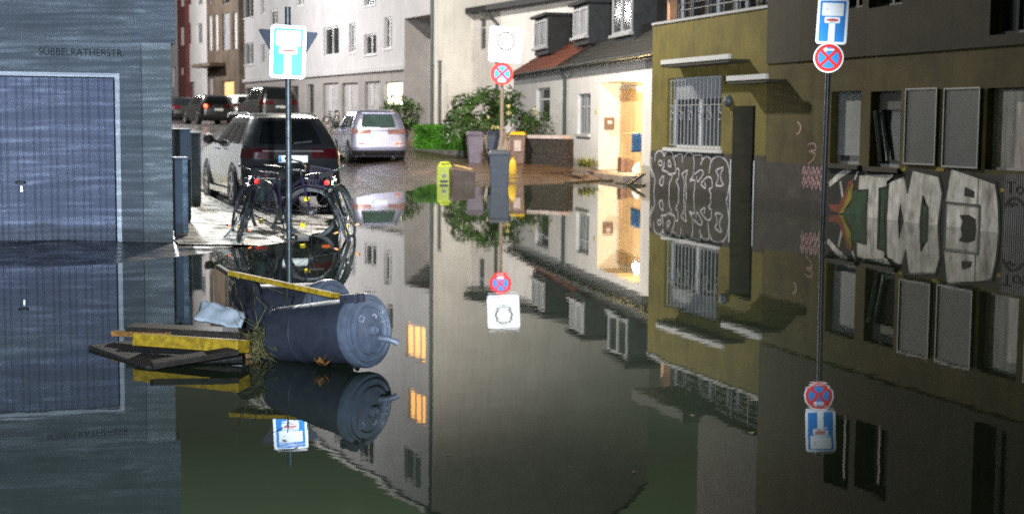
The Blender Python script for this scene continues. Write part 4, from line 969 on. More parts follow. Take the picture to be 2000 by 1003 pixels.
MPV = [(.12, .12, .10, .93, .14), (.20, .04, .03, .97, .16), (.30, .0, .0, 1.0, .17), (.42, .02, .02, 1.0, .18), (.52, .05, .05, .995, .19), (.58, .07, .3, .97, .19), (.64, .10, .95, .95, .18), (.70, .14, 1.2, .92, .17), (.80, .22, 1.5, .86, .16), (.90, .33, 1.85, .79, .16), (.95, .42, 2.1, .74, .18), (.985, .58, 2.3, .64, .2), (1.0, .9, 2.6, .45, .2)]
SEDAN = [(.12, .12, .10, .93, .14), (.22, .03, .03, .98, .16), (.36, .0, .0, 1.0, .17), (.50, .03, .03, 1.0, .18), (.60, .10, .25, .97, .19), (.68, .38, 1.15, .93, .18), (.76, .62, 1.45, .86, .17), (.88, .95, 1.85, .76, .16), (.95, 1.15, 2.1, .68, .18), (.99, 1.4, 2.35, .55, .2), (1.0, 1.6, 2.5, .42, .2)]
cx, cy = 3.86, 23.05
car('parked_car', 'dark suv with brightly lit silver flank parked on the pavement behind the bicycles', (cx, cy, hz(cx, 24.5) - .01), .05, 1.66, 1.55, 4.45, SUV, M['black_car'], M['car_glass'], M['tail'], .345, (.93, 3.55), win=(.675, .915), lamp_z=(.53, .63), plate_z=.525, low=.30, tailw=.25, group='parked cars', rails=True)
a = at_d(742, 300, 44.6)
car('parked_car', 'pale violet family car with bright number plate by the green hedge', (a.x, a.y, hz(a.x, a.y + 1) - .01), -.06, 1.74, 1.66, 4.7, MPV, M['blue_car'], M['car_glass_green'], M['tail_bright'], .33, (.95, 3.65), win=(.66, .90), lamp_z=(.54, .63), plate_z=.50, low=.24, group='parked cars')
def far_car(label, px, ytop, D, H, W, prof, pm, rz=0.12, plate=.5):
    a = at_d(px, ytop, D); g = hz(a.x, a.y)
    return car('parked_car', label, (a.x, a.y, g), rz, W, a.z - g if H is None else H, 4.3, prof, pm, M['car_glass'], M['tail'], .31, (.85, 3.4), win=(.68, .92), lamp_z=(.55, .66), plate_z=plate, detail=False, group='parked cars')
far_car('black car half hidden by the garage corner far down the street', 364, 196, 79, 1.45, 1.75, SEDAN, M['black_far'], .1)
fc = far_car('black car with glowing red tail light in front of the brown building', 427, 192, 74, 1.5, 1.8, MPV, M['black_far'], .14)
MB().ball((-.66, .02, .92), .10, 8).build('lit_tail_lamp', mat('lit_tail_lamp', (.6, .05, .02), .4, emit=(1, .12, .05), estr=3.5), fc, True)
far_car('small silver car between the black cars and the dark van', 486, 197, 76, 1.4, 1.7, MPV, M['white_car'], .14)
far_car('dark tall van parked beyond the roof of the suv', 548, 180, 66, 1.9, 1.9, MPV, M['black_far'], .12)

# ------------------------------------------------------------------ single-mesh things: origin at their base
def solo(m, name, mt, label, cat, group=None, smooth=False, bevel=0):
    V = np.array(m.v); c = (V.min(0) + V.max(0)) / 2; c[2] = V[:, 2].min()
    m.v = [tuple(p) for p in V - c]
    o = m.build(name, mt, None, smooth, bevel); o.location = c
    return tag(o, label, cat, group)
def inv(t):
    return (Matrix.Translation(t.location) @ t.rotation_euler.to_matrix().to_4x4()).inverted()
def to_local(m, t):
    I = inv(t); m.v = [tuple(I @ Vector(p)) for p in m.v]; return m

# ------------------------------------------------------------------ bicycles around the pole
def bicycle(label, loc, rz, lean, paint_, steer=0, basket=False, pannier=False, group='bicycles locked around the sign pole', low_step=True):
    t = thing('bicycle', label, 'bicycle', loc, group=group, rot=(0, R_(lean), rz))
    r = .34; RA, FA = Vector((0, 0, r)), Vector((0, 1.05, r)); BB = Vector((0, .44, .29)); ST = Vector((0, .29, .74)); HT = Vector((0, .86, .80)); HB = Vector((0, .91, .66))
    m = MB()
    m.tube([HB, BB + Vector((0, .04, 0))], .02, 8); m.tube([HT - Vector((0, 0, .04)), (ST + BB) / 2] if low_step else [HT - Vector((0, 0, .03)), ST - Vector((0, 0, .04))], .017, 8)
    m.tube([BB, ST], .018, 8); m.tube([HT, HB], .022, 8)
    for s_ in (-1, 1): m.tube([BB + Vector((s_ * .03, 0, 0)), RA + Vector((s_ * .06, 0, 0))], .011, 6); m.tube([ST + Vector((s_ * .012, 0, -.05)), RA + Vector((s_ * .06, 0, 0))], .009, 6)
    m.build('frame', paint_, t, True)
    Rs = Matrix.Translation(HT) @ Matrix.Rotation(R_(18), 4, 'X') @ Matrix.Rotation(R_(steer), 4, 'Z') @ Matrix.Rotation(R_(-18), 4, 'X') @ Matrix.Translation(-HT)
    def st(m): m.v = [tuple(Rs @ Vector(p)) for p in m.v]; return m
    m = MB()
    for s_ in (-1, 1): m.tube([HB + Vector((s_ * .015, 0, 0)), HB + Vector((s_ * .055, .02, -.05)), FA + Vector((s_ * .055, 0, 0))], .012, 6)
    st(m).build('fork', paint_, t, True)
    m = MB(); m.tube([HT, HT + Vector((0, -.03, .08))], .014, 6); c_ = HT + Vector((0, -.01, .09))
    m.tube([c_ + Vector((-.24, -.16, .03)), c_ + Vector((-.21, -.03, .03)), c_ + Vector((-.1, .04, 0)), c_ + Vector((.1, .04, 0)), c_ + Vector((.21, -.03, .03)), c_ + Vector((.24, -.16, .03))], .012, 8)
    hb = st(m).build('handlebar', M['bike_metal'], t, True)
    for s_ in (-1, 1): m = MB(); m.tube([c_ + Vector((s_ * .238, -.14, .03)), c_ + Vector((s_ * .25, -.24, .03))], .018, 8); st(m).build('grip', M['dark'], hb, True)
    m = MB(); m.hexa([(-.03, .34, .86), (.03, .34, .86), (.085, .12, .86), (-.085, .12, .86), (-.02, .36, .90), (.02, .36, .90), (.095, .10, .92), (-.095, .10, .92)]); m.tube([ST, (0, .24, .86)], .014, 6); m.build('saddle', M['dark'], t)
    for k, ax_ in ((0, RA), (1, FA)):
        f = st if k else (lambda q: q)
        tm_ = MB(); tm_.torus(ax_, (1, 0, 0), r - .018, .019, 36, 8); wh = f(tm_).build('wheel', M['bike_tyre'], t, True)
        m = MB(); m.torus(ax_, (1, 0, 0), r - .042, .012, 36, 6); f(m).build('rim', M['bike_metal'], wh, True)
        m = MB()
        for q in range(18):
            a = 2 * math.pi * q / 18; m.tube([ax_ + Vector((.025 if q % 2 else -.025, .02 * math.cos(a + .5), .02 * math.sin(a + .5))), ax_ + Vector((0, (r - .045) * math.cos(a), (r - .045) * math.sin(a)))], .0022, 4, cap=False)
        m.tube([ax_ + Vector((-.05, 0, 0)), ax_ + Vector((.05, 0, 0))], .024, 8); f(m).build('spokes', M['bike_metal'], wh)
        for q in (2.0, 4.3):
            p = ax_ + Vector((0, .19 * math.cos(q), .19 * math.sin(q))); m = MB(); m.box(p.x - .012, p.x + .012, p.y - .035, p.y + .035, p.z - .03, p.z + .03); f(m).build('spoke_reflector', M['s_yellow'], wh, bevel=.006)
        m = MB(); pts = [ax_ + Vector((0, (r + .03) * math.cos(a), (r + .03) * math.sin(a))) for a in [R_(10 + 160 * q / 14) if not k else R_(20 + 130 * q / 14) for q in range(15)]]
        for a, b_ in zip(pts, pts[1:]): m.bar(a, b_, .05, .006, (b_ - a).cross(Vector((1, 0, 0))))
        f(m).build('mudguard', paint_ if k else M['dark'], t)
    m = MB(); m.lathe([(.02, -.01), (.085, -.004), (.085, .004), (.02, .01)], BB + Vector((.06, 0, 0)), (1, 0, 0), 18)
    for s_ in (-1, 1): m.bar(BB + Vector((s_ * .07, 0, 0)), BB + Vector((s_ * .085, s_ * .12, -.11)), .02, .02)
    m.build('crank', M['bike_metal'], t)
    for s_ in (-1, 1):
        p = BB + Vector((s_ * .13, s_ * .12, -.11)); pd = MB().box(p.x - .04, p.x + .04, p.y - .03, p.y + .03, p.z - .01, p.z + .01).build('pedal', M['dark'], t)
        MB().box(p.x - .018, p.x + .018, p.y - .034, p.y - .031, p.z - .006, p.z + .006).build('pedal_reflector', M['s_orange'], pd)
    m = MB()
    for s_ in (-1, 1): m.tube([(s_ * .06, .16, .73), (s_ * .06, -.22, .73), (s_ * .055, 0, r)], .007, 6)
    for q in range(4): m.tube([(-.06, .14 - q * .11, .73), (.06, .14 - q * .11, .73)], .006, 6)
    rk = m.build('rack', M['bike_dark'], t)
    MB().lathe([(.001, 0), (.032, 0), (.032, .02), (.001, .026)], (0, -.225, .80), (0, -1, 0), 14).build('rear_reflector', M['s_red'], t)
    hl = MB().lathe([(.001, 0), (.04, .0), (.035, .06), (.001, .07)], HT + Vector((0, .10, -.02)), (0, -1, 0), 14)
    st(hl).build('headlight', M['chrome'], t, True)
    m = MB(); m.tube([BB + Vector((-.03, -.1, 0)), BB + Vector((-.16, -.16, -.28))], .01, 6); m.build('stand', M['bike_metal'], t)
    if basket:
        m = MB(); cb = HT + Vector((0, .20, -.14))
        for zz in (0, .06, .12, .18, .24):
            w_ = .15 + .16 * zz; m.tube([cb + Vector((-w_, -.11, zz)), cb + Vector((w_, -.11, zz)), cb + Vector((w_, .13, zz)), cb + Vector((-w_, .13, zz))], .012, 6, True)
        for q in range(26):
            f_ = q / 26 * 4; e_ = int(f_); g = f_ - e_; sq = [(-1, -1), (1, -1), (1, 1), (-1, 1), (-1, -1)]
            sx = sq[e_][0] + (sq[e_ + 1][0] - sq[e_][0]) * g; sy = sq[e_][1] + (sq[e_ + 1][1] - sq[e_][1]) * g
            m.tube([cb + Vector((sx * .15, .01 + sy * .12, 0)), cb + Vector((sx * .19, .01 + sy * .12, .25))], .008, 5)
        m.box(cb.x - .15, cb.x + .15, cb.y - .11, cb.y + .13, cb.z - .005, cb.z + .005); st(m).build('basket', M['basket'], t)
    if pannier:
        for s_ in (-1, 1): MB().box(s_ * .07 if s_ > 0 else -.20, .20 if s_ > 0 else -.07, -.24, .12, .44, .74).build('pannier', M['pannier'], t, bevel=.03)
    return t
g0 = at_z(518, 462, 0); g1 = at_z(603, 478, 0); dv = (g1 - g0)
pA = at_d(600, 430, 18.3); pB = at_d(515, 420, 19.15)
rzA = math.atan2(-(pA.x - pB.x), pA.y - pB.y)
bicycle('violet bicycle with front basket and turned front wheel facing sideways, middle of three', (pB.x, pB.y, -.05), rzA, -2, M['purple'], steer=60, basket=True, pannier=True)
a = at_z(462, 474, 0); bicycle('dark violet bicycle leaning right towards the sign pole, seen end on', (a.x, a.y, -.03), -azim(480, 400) + .04, 17, M['purple'], steer=12, low_step=True, pannier=False)
a = at_z(684, 474, 0); bicycle('dark green bicycle leaning left towards the pole, nearest the open road', (a.x, a.y, -.03), -azim(660, 400) - .05, -19, M['bike_dark'], steer=-14, low_step=False)
a = at_d(655, 240, 62); bicycle('distant bicycle propped before the pale doors of the grey row', (a.x, a.y, hz(a.x, a.y)), R_(8), 6, M['bike_dark'], steer=25, group='bicycles in the far street')

# ------------------------------------------------------------------ shrubs, hedge, weeds
def leaf_quad(m, p, d, up, L, wd):
    d = d.normalized(); s_ = d.cross(up)
    if s_.length < .05: s_ = d.cross(Vector((1, 0, 0)))
    s_.normalize(); n_ = s_.cross(d) * (L * .12)
    m.add([p, p + d * L * .5 + s_ * wd / 2 - n_, p + d * L, p + d * L * .5 - s_ * wd / 2 - n_], [(0, 1, 2, 3)])
def rv(s_=1): return Vector((random.uniform(-s_, s_), random.uniform(-s_, s_), random.uniform(-s_, s_)))
def leafy(m, c, rad, n_, L, wd, droop=.2, seed=0):
    c = Vector(c)
    for k in range(n_):
        v = rv().normalized(); q = Vector((v.x * rad[0], v.y * rad[1], v.z * rad[2])) * (random.random() ** .35)
        p = c + q; w_ = mnoise.noise(p * 2.1 + Vector((seed, 0, 0)))
        if w_ < -.18: continue
        leaf_quad(m, p, v + rv(.7) - Vector((0, 0, droop)), Vector((0, 0, 1)), L * random.uniform(.6, 1.2), wd)
def whorls(m, c, rad, n_, L, wd, mt=None):
    c = Vector(c)
    for k in range(n_):
        v = rv().normalized()
        if v.z < -.45: continue
        p = c + Vector((v.x * rad[0], v.y * rad[1], v.z * rad[2])) * random.uniform(.72, 1.08)
        ax_ = (v + Vector((0, 0, .35))).normalized(); a = ax_.orthogonal().normalized(); b_ = ax_.cross(a)
        for q in range(9):
            t_ = 2 * math.pi * q / 9 + random.random() * .4; d = a * math.cos(t_) + b_ * math.sin(t_) + ax_ * random.uniform(-.35, .35) - Vector((0, 0, .25))
            leaf_quad(m, p + ax_ * random.uniform(-.04, .04), d, ax_, L * random.uniform(.75, 1.15), wd)
def shrub(label, px, pyb, D, parts, kind, group, gleams=0):
    o = at_d(px, pyb, D); g = hz(o.x, o.y)
    t = thing('shrub', label, 'shrub', (o.x, o.y, g), 0, group); m = MB()
    for (c, rad, n_, L, wd) in parts:
        (whorls if kind == 'whorl' else leafy)(m, c, rad, n_, L, wd)
    m.build('foliage', M['leaf'], t, recalc=False)
    m = MB()
    for (c, rad, n_, L, wd) in parts:
        for q in range(7): m.tube([(c[0] * .3 + random.uniform(-.08, .08), c[1] * .3, -.1), (c[0] * .7 + rad[0] * random.uniform(-.3, .3), c[1] * .7, c[2] * .5), (c[0] + rad[0] * random.uniform(-.8, .8), c[1] + rad[1] * random.uniform(-.7, .7), c[2] + rad[2] * random.uniform(-.2, .75))], [.035, .022, .008], 6)
    m.build('stems', M['stem'], t)
    if gleams:  # pale beads modelled in place of lamp gleams among the leaves
        m = MB()
        for q in range(gleams):
            c, rad = parts[1][0], parts[1][1]; v = rv().normalized()
            if v.y > .1: v.y = -v.y
            p = Vector(c) + Vector((v.x * rad[0], v.y * rad[1], v.z * rad[2])) * 1.02
            for j in range(5): m.ball(p + rv(.05), .035, 4)
        m.build('gleam_beads', M['gleam'], t)
    return t
shrub('spreading rhododendron with drooping leaf whorls behind the middle road sign', 965, 300, 46.5, [((-.6, 0, 1.2), (1.05, .7, .95), 62, .40, .085), ((.6, -.2, 1.0), (1.0, .7, .85), 62, .36, .08), ((0.0, 0, 1.85), (1.0, .6, .5), 30, .42, .085), ((-1.2, -.1, 1.0), (.6, .5, .6), 26, .40, .08)], 'whorl', 'front garden shrubs', 15)
shrub('dark rounded shrub against the wall of the red-roofed house', 1048, 290, 43.5, [((0, 0, .85), (.55, .5, .8), 900, .11, .06), ((.25, 0, .55), (.45, .45, .5), 500, .11, .06)], 'leaf', 'front garden shrubs')
shrub('bushy green shrub below the bright lit window of the grey row', 782, 250, 58, [((0, 0, 1.0), (.85, .7, .75), 1500, .15, .08), ((-.45, 0, .7), (.6, .6, .6), 700, .15, .08), ((.5, 0, .75), (.55, .5, .7), 700, .15, .08)], 'leaf', 'front garden shrubs')
a = at_d(806, 303, 51.5); b_ = at_d(914, 303, 48.2); gz = hz((a.x + b_.x) / 2, (a.y + b_.y) / 2); ztp = at_d(860, 246, 49.8).z
t = thing('hedge', 'bright green clipped hedge between the violet car and the wheelie bins', 'hedge', (a.x, a.y, gz), math.atan2(b_.y - a.y, b_.x - a.x))
Lh = (b_ - a).to_2d().length; hh = ztp - gz; m = MB()
for k in range(5200):
    x, y, z = random.uniform(0, Lh), random.uniform(0, .7), random.uniform(.03, hh)
    s_ = random.random()
    if s_ < .55: y = random.uniform(-.03, .08)
    elif s_ < .8: z = hh + random.uniform(-.08, .03)
    leaf_quad(m, Vector((x, y, z)), rv() + Vector((0, -.5, .2)), Vector((0, -.4, 1)), random.uniform(.05, .10), .045)
m.build('foliage', M['leaf_bright'], t, recalc=False)
MB().box(.05, Lh - .05, .1, .65, -.1, hh - .1).build('inner_twigs', M['leaf'], t, bevel=.05)
hk = MB().box(-.1, Lh + .1, -.32, -.1, -.25, .09); hk = to_local(MB(), t) if False else hk
hk.build('edging', M['kerb'], t, bevel=.02)
def weed(label, px, py, z, n_, L, mt='leaf_yellow'):
    o = at_z(px, py, z); m = MB()
    for k in range(n_):
        a = random.uniform(0, 6.28); leaf_quad(m, Vector((o.x + random.uniform(-.22, .22), o.y + random.uniform(-.12, .12), z - .03 + random.uniform(0, .12))), Vector((math.cos(a), math.sin(a), random.uniform(.3, 1.8))), Vector((0, 0, 1)), L * random.uniform(.5, 1.2), .045)
    return solo(m, 'weed_tuft', M[mt], label, 'plant', 'weeds along the white wall')
weed('yellow-green weed tuft at the foot of the white wall by the entrance', 1148, 326, .28, 90, .28)
weed('thin weed growing beside the drainpipe of the white houses', 1116, 312, .3, 50, .34, 'leaf')

# ------------------------------------------------------------------ bins and clutter in the front gardens
def wheelie(label, pxc, pyb, zb, D, w_, h, dpt, body, lid, rz=0, sticker=None):
    o = at_d(pxc, pyb, D)
    t = thing('wheelie_bin', label, 'bin', (o.x, o.y, zb), rz, 'wheelie bins in front of the houses')
    a = w_ / 2
    m = MB(); m.hexa([(-a * .82, -dpt * .40, .03), (a * .82, -dpt * .40, .03), (a * .82, dpt * .38, .03), (-a * .82, dpt * .38, .03), (-a, -dpt / 2, h - .08), (a, -dpt / 2, h - .08), (a, dpt / 2, h - .08), (-a, dpt / 2, h - .08)]); m.build('body', body, t, bevel=.02)
    m = MB(); m.box(-a - .015, a + .015, -dpt / 2 - .02, dpt / 2 + .015, h - .112, h - .082); m.build('rim', body, t, bevel=.008)
    m = MB(); m.hexa([(-a - .02, -dpt / 2 - .04, h - .078), (a + .02, -dpt / 2 - .04, h - .078), (a + .02, dpt / 2 + .03, h - .078), (-a - .02, dpt / 2 + .03, h - .078), (-a + .05, -dpt / 2 + .06, h - .01), (a - .05, -dpt / 2 + .06, h - .01), (a - .03, dpt / 2, h + .02), (-a + .03, dpt / 2, h + .02)]); ld = m.build('lid', lid, t, bevel=.015)
    m = MB(); m.tube([(-a * .7, dpt / 2 + .07, h - .06), (a * .7, dpt / 2 + .07, h - .06)], .015, 8); m.build('handle', body, ld)
    for s_ in (-1, 1): MB().lathe([(.03, -.025), (.1, -.025), (.1, .025), (.03, .025)], (s_ * a * .75, dpt / 2, .1), (1, 0, 0), 18).build('wheel', M['tyre'], t, True)
    if sticker: MB().box(-a * .45, a * .45, -dpt / 2 - .004, -dpt / 2 + .03, h * .42, h * .75).build('sticker', sticker, t)
    return t
wheelie('mauve-grey wheelie bin at the end of the green hedge', 928, 318, .25, 41.5, .46, .95, .5, M['bin_mauve'], M['bin_mauve'], -.2)
wheelie('black wheelie bin behind the concrete foot of the middle road sign', 966, 316, .26, 42.2, .46, .95, .5, M['bin_dark'], M['bin_dark'], -.3)
wheelie('brown wheelie bin with yellow lid and pale sticker beside the garden wall', 1011, 316, .27, 41.0, .44, .93, .5, M['bin_brown'], M['yellow_lid'], -.35, M['coping'])
wheelie('dark blue wheelie bin standing in the flood below the middle road sign', 975, 365, -.06, 32.7, .48, .88, .5, M['bin_dark'], M['bin_dark'], -.3)
m = MB(); o = at_z(999, 346, .06)
m.lathe([(.001, 0), (.10, .01), (.115, .12), (.105, .35), (.07, .48), (.03, .53), (.035, .57), (.001, .58)], (o.x, o.y, .0), (.06, 0, 1), 14)
m.v = [(x + .012 * mnoise.noise(Vector((x * 9, y * 9, z * 9))), y + .012 * mnoise.noise(Vector((x * 9, y * 9, z * 9 + 7))), z) for x, y, z in m.v]
solo(m, 'yellow_sack', M['yellow_lid'], 'narrow yellow sack leaning beside the dark blue bin in the water', 'sack', smooth=True)
# lime canister in the water
o = at_z(867, 358, 0); az = azim(867, 340); hcan = at_d(867, 318, math.hypot(o.x, o.y)).z
t = thing('plastic_canister', 'lime yellow plastic canister standing in the shallow water', 'canister', (o.x, o.y, -.06), -az)
hc = hcan + .06
m = MB(); m.hexa([(-.17, -.1, 0), (.15, -.1, 0), (.15, .1, 0), (-.17, .1, 0), (-.16, -.1, hc * .9), (.19, -.1, hc * .9), (.19, .1, hc * .9), (-.16, .1, hc * .9)]); m.build('body', M['lime'], t, bevel=.03)
m = MB(); m.tube([(-.1, 0, hc * .88), (-.08, 0, hc), (.12, 0, hc), (.14, 0, hc * .88)], .025, 8); m.build('handle', M['lime'], t, True)
MB().lathe([(.001, 0), (.055, 0), (.05, .012), (.001, .014)], (0, -.1, hc * .45), (0, -1, 0), 16).build('emblem_plate', M['coping'], t)
MB().box(-.1, .1, -.106, -.099, .08, .14).build('base_slot', M['dark'], t)
o = at_z(903, 361, 0); hcr = at_d(903, 326, math.hypot(o.x, o.y)).z
m = MB(); m.hexa([(o.x - .27, o.y - .2, -.1), (o.x + .24, o.y - .25, -.1), (o.x + .26, o.y + .2, -.1), (o.x - .25, o.y + .22, -.1), (o.x - .29, o.y - .18, hcr * .9), (o.x + .25, o.y - .22, hcr * .75), (o.x + .27, o.y + .2, hcr * .78), (o.x - .25, o.y + .22, hcr * .95)])
solo(m, 'crate', M['bin_brown'], 'dark brown crate half sunk beside the lime canister', 'crate', bevel=.015)
a, b_ = at_d(888, 323, 34.6), at_d(923, 331, 34.4)
solo(MB().bar(a, b_, .12, .03), 'board', M['wood'], 'short orange-brown board lying on top of the dark crate', 'board', bevel=.004)
# low garden wall with coping
a = at_d(1026, 315, 41.3); b_ = at_d(1106, 318, 40.2); t = thing('garden_wall', 'low dark stone garden wall with pale coping before the white houses', 'wall', (a.x, a.y, .1), math.atan2(b_.y - a.y, b_.x - a.x))
Lw = (b_ - a).to_2d().length; hw_ = at_d(1066, 271, 40.8).z - .1
MB().box(0, Lw, 0, .3, -.1, hw_).build('masonry', M['wallstone'], t)
MB().box(.1, Lw * .93, -.04, .34, hw_ + .002, hw_ + .1).build('coping', M['coping'], t, bevel=.01)
# flotsam before the entrance
def bar_px(p0, p1, z0, z1, w_, h, mt, label, group='broken boards by the entrance', name='board'):
    return solo(MB().bar(at_z(*p0, z0), at_z(*p1, z1), w_, h), name, mt, label, 'board', group, bevel=.004)
bar_px((1092, 340), (1140, 345), .10, .08, .25, .05, M['grey_wood'], 'dark wet board on the mud left of the weeds')
bar_px((1110, 356), (1168, 351), .02, .02, .2, .04, M['grey_wood'], 'long dark board floating along the muddy waterline')
bar_px((1182, 352), (1214, 349), .02, .03, .2, .04, M['grey_wood'], 'dark board floating below the lamplit entrance')
bar_px((1225, 362), (1259, 338), .0, .28, .07, .06, M['grey_wood'], 'dark broken board tilted up against the olive corner')
bar_px((1205, 357), (1258, 361), .01, .02, .10, .04, M['grey_wood'], 'dark board lying flat in the water by the olive corner')
fl = nich[2]
def in_niche(px, py, d): u_, z_ = HF.uv(px, py, d); return P @ Vector((u_, d, z_))
def on_step(px, py, d): u_, z_ = HF.uv(px, py, d); return P @ Vector((u_, d, fl))
m = MB(); c = on_step(1222, 320, -.28)
m.hexa([(c.x - .20, c.y - .16, fl), (c.x + .16, c.y - .18, fl), (c.x + .2, c.y + .16, fl), (c.x - .16, c.y + .2, fl), (c.x - .18, c.y - .13, fl + .40), (c.x + .16, c.y - .18, fl + .34), (c.x + .18, c.y + .14, fl + .36), (c.x - .16, c.y + .18, fl + .42)])
solo(m, 'box', M['bin_brown'], 'brown cardboard box on the doorstep below the blue tarpaulin', 'box', bevel=.02)
m = MB(); c = on_step(1244, 320, -.12)
m.lathe([(.001, 0), (.10, .02), (.13, .12), (.09, .24), (.04, .30), (.001, .31)], c, (.1, 0, 1), 16); m.v = [(x + .03 * mnoise.noise(Vector((x * 6, y * 6, z * 6))), y + .03 * mnoise.noise(Vector((x * 6, y * 6, z * 6 + 9))), z) for x, y, z in m.v]
solo(m, 'sack', M['foam'], 'crumpled white sack on the doorstep beside the brown box', 'sack', smooth='full')
m = MB(); n_ = 9
for j in range(8):
    for i in range(n_):
        m.v.append(tuple(in_niche(1234 + 18 * i / (n_ - 1), 259 + 38 * j / 7 + (i % 2) * .5, -.20 + .03 * math.sin(i * 1.7 + j * .3))))
for j in range(7):
    for i in range(n_ - 1): m.f.append((j * n_ + i, j * n_ + i + 1, (j + 1) * n_ + i + 1, (j + 1) * n_ + i))
bt = solo(m, 'tarpaulin', M['blue_cloth'], 'blue tarpaulin hanging in the lamplit entrance above the box', 'tarpaulin', smooth='full')
so = bt.modifiers.new('thickness', 'SOLIDIFY'); so.thickness = .012
m = MB(); a, b_ = in_niche(1216, 262, -.22), in_niche(1253, 259, -.22); m.tube([a, b_], .018, 8)
for q in (a, b_): m.tube([q, (q.x, q.y, fl)], .016, 8)
solo(m, 'clothes_rack', M['wood'], 'thin wooden rack carrying the blue tarpaulin in the entrance', 'rack')

# ------------------------------------------------------------------ foreground: fallen bins and drifted wood
def fallen_bin(label, A, B, r0, r1, lid=True):
    A, B = Vector(A), Vector(B); ax_ = (B - A); L = ax_.length
    t = thing('rubbish_bin', label, 'bin', A, group='fallen rubbish bins in the flood', rot=ax_.to_track_quat('Z', 'Y').to_euler())
    m = MB(); prof = [(.001, 0), (r0 * .9, 0), (r0 * .97, .015), (r0, .04), (r0 * 1.0, L * .06)]
    for k in range(9): prof.append((r0 + (r1 - r0) * (.06 + .88 * k / 8), L * (.06 + .86 * k / 8)))
    prof += [(r1 * 1.05, L * .925), (r1 * 1.05, L * .95), (r1 * 1.0, L * .955), (r1 * 1.0, L)]
    m.lathe(prof, n=56); m.build('body', M['bin_blue'], t, True)
    if lid:
        rl = r1 * 1.09
        m = MB(); m.lathe([(r1 * 1.02, L * .965), (rl, L * .966), (rl * 1.01, L + .012), (rl * .985, L + .03), (rl * .93, L + .034), (rl * .915, L + .024), (rl * .88, L + .026), (rl * .87, L + .046), (rl * .84, L + .048), (rl * .82, L + .026), (rl * .67, L + .032), (rl * .655, L + .056), (rl * .625, L + .056), (rl * .61, L + .036), (rl * .34, L + .055), (rl * .20, L + .058), (rl * .18, L + .052), (rl * .15, L + .052), (rl * .145, L + .085), (rl * .11, L + .09), (rl * .10, L + .075), (.001, L + .075)], n=64)
        ld = m.build('lid', M['bin_lid'], t, True)
        return t, ld, L, rl
    return t, None, L, r1
A = at_d(543, 652, 8.72); B = at_d(712, 645, 8.27)
t, ld, L, rl = fallen_bin('anthracite round rubbish bin lying on its side with closed ridged lid', A, B, .163, .198)
Mi = inv(t); ax_ = (B - A).normalized(); up_ = (Vector((0, 0, 1)) - ax_ * ax_.z).normalized(); sd_ = up_.cross(ax_)   # sd_: to the right in the lid plane
cl = B + ax_ * .045
def lidp(dx, dy, off=0.0): return cl + sd_ * (dx / 50 * .215) - up_ * (dy / 72 * .215) + ax_ * off
def lid_tube(name, pts, r, mt, par=ld, n_=6):
    m = MB(); m.tube(pts, r, n_); m.v = [tuple(Mi @ Vector(p)) for p in m.v]; return m.build(name, mt, par, True)
lid_tube('lid_handle', [lidp(16, 18, .0), lidp(22, 22, .05), lidp(27, 28, .085), lidp(29, 31, .09)], [.02, .019, .02, .021], M['bin_lid'], n_=10)
for k, pts in enumerate(([(8, -30), (5, -26), (7, -21), (12, -22), (13, -27), (9, -31)], [(27, -34), (29, -20)], [(-26, -24), (-19, -32), (-11, -27), (-16, -18), (-26, -24)], [(30, -8), (36, -2)], [(2, 14), (8, 10)], [(22, -12), (36, -14)])):
    lid_tube('scratch_mark', [lidp(x, y, .006) for x, y in pts], .0022, M['bin_scratch'], n_=4)
for dx in (-30, -17):
    p0 = lidp(dx, -66, -.02); m = MB(); m.bar(p0 - ax_ * .07, p0 + ax_ * .05 + up_ * .0, .03, .05, up_); m.v = [tuple(Mi @ Vector(p)) for p in m.v]; m.build('hinge_lug', M['bin_blue'], t, bevel=.006)
lid_tube('hinge_rod', [lidp(-40, -68, -.04), lidp(-8, -71, -.04)], .013, M['bin_blue'], t, 8)
p0 = B - ax_ * .30; lid_tube('body_handle', [p0 - up_ * .185, p0 - up_ * .205 + sd_ * .02 - ax_ * .02, p0 + ax_ * .12 - up_ * .235 + sd_ * .05, p0 + ax_ * .2 - up_ * .21 + sd_ * .03], .014, M['bin_blue'], t, 8)
for q in (.36,): m = MB(); m.torus((0, 0, L * q), (0, 0, 1), .163 + .035 * q, .0022, 56, 4); m.build('body_rib', M['bin_blue'], t, True)
A2 = at_d(487, 592, 9.75); B2 = at_d(640, 605, 9.25)
t2, _, L2, _ = fallen_bin('second anthracite bin lying half sunk behind the lidded one', A2 - Vector((0, 0, .04)), B2 - Vector((0, 0, .02)), .165, .2)
a = at_d(482, 574, 9.55); m = MB(); wdir = (_f0 * -1 * .9 + _r0 * -.4); m.lathe([(.02, -.03), (.10, -.03), (.115, -.015), (.115, .015), (.10, .03), (.085, .032), (.08, .02), (.045, .02), (.04, .035), (.001, .036)], a, wdir, 28); to_local(m, t2); m.build('wheel', M['tyre'], t2, True)
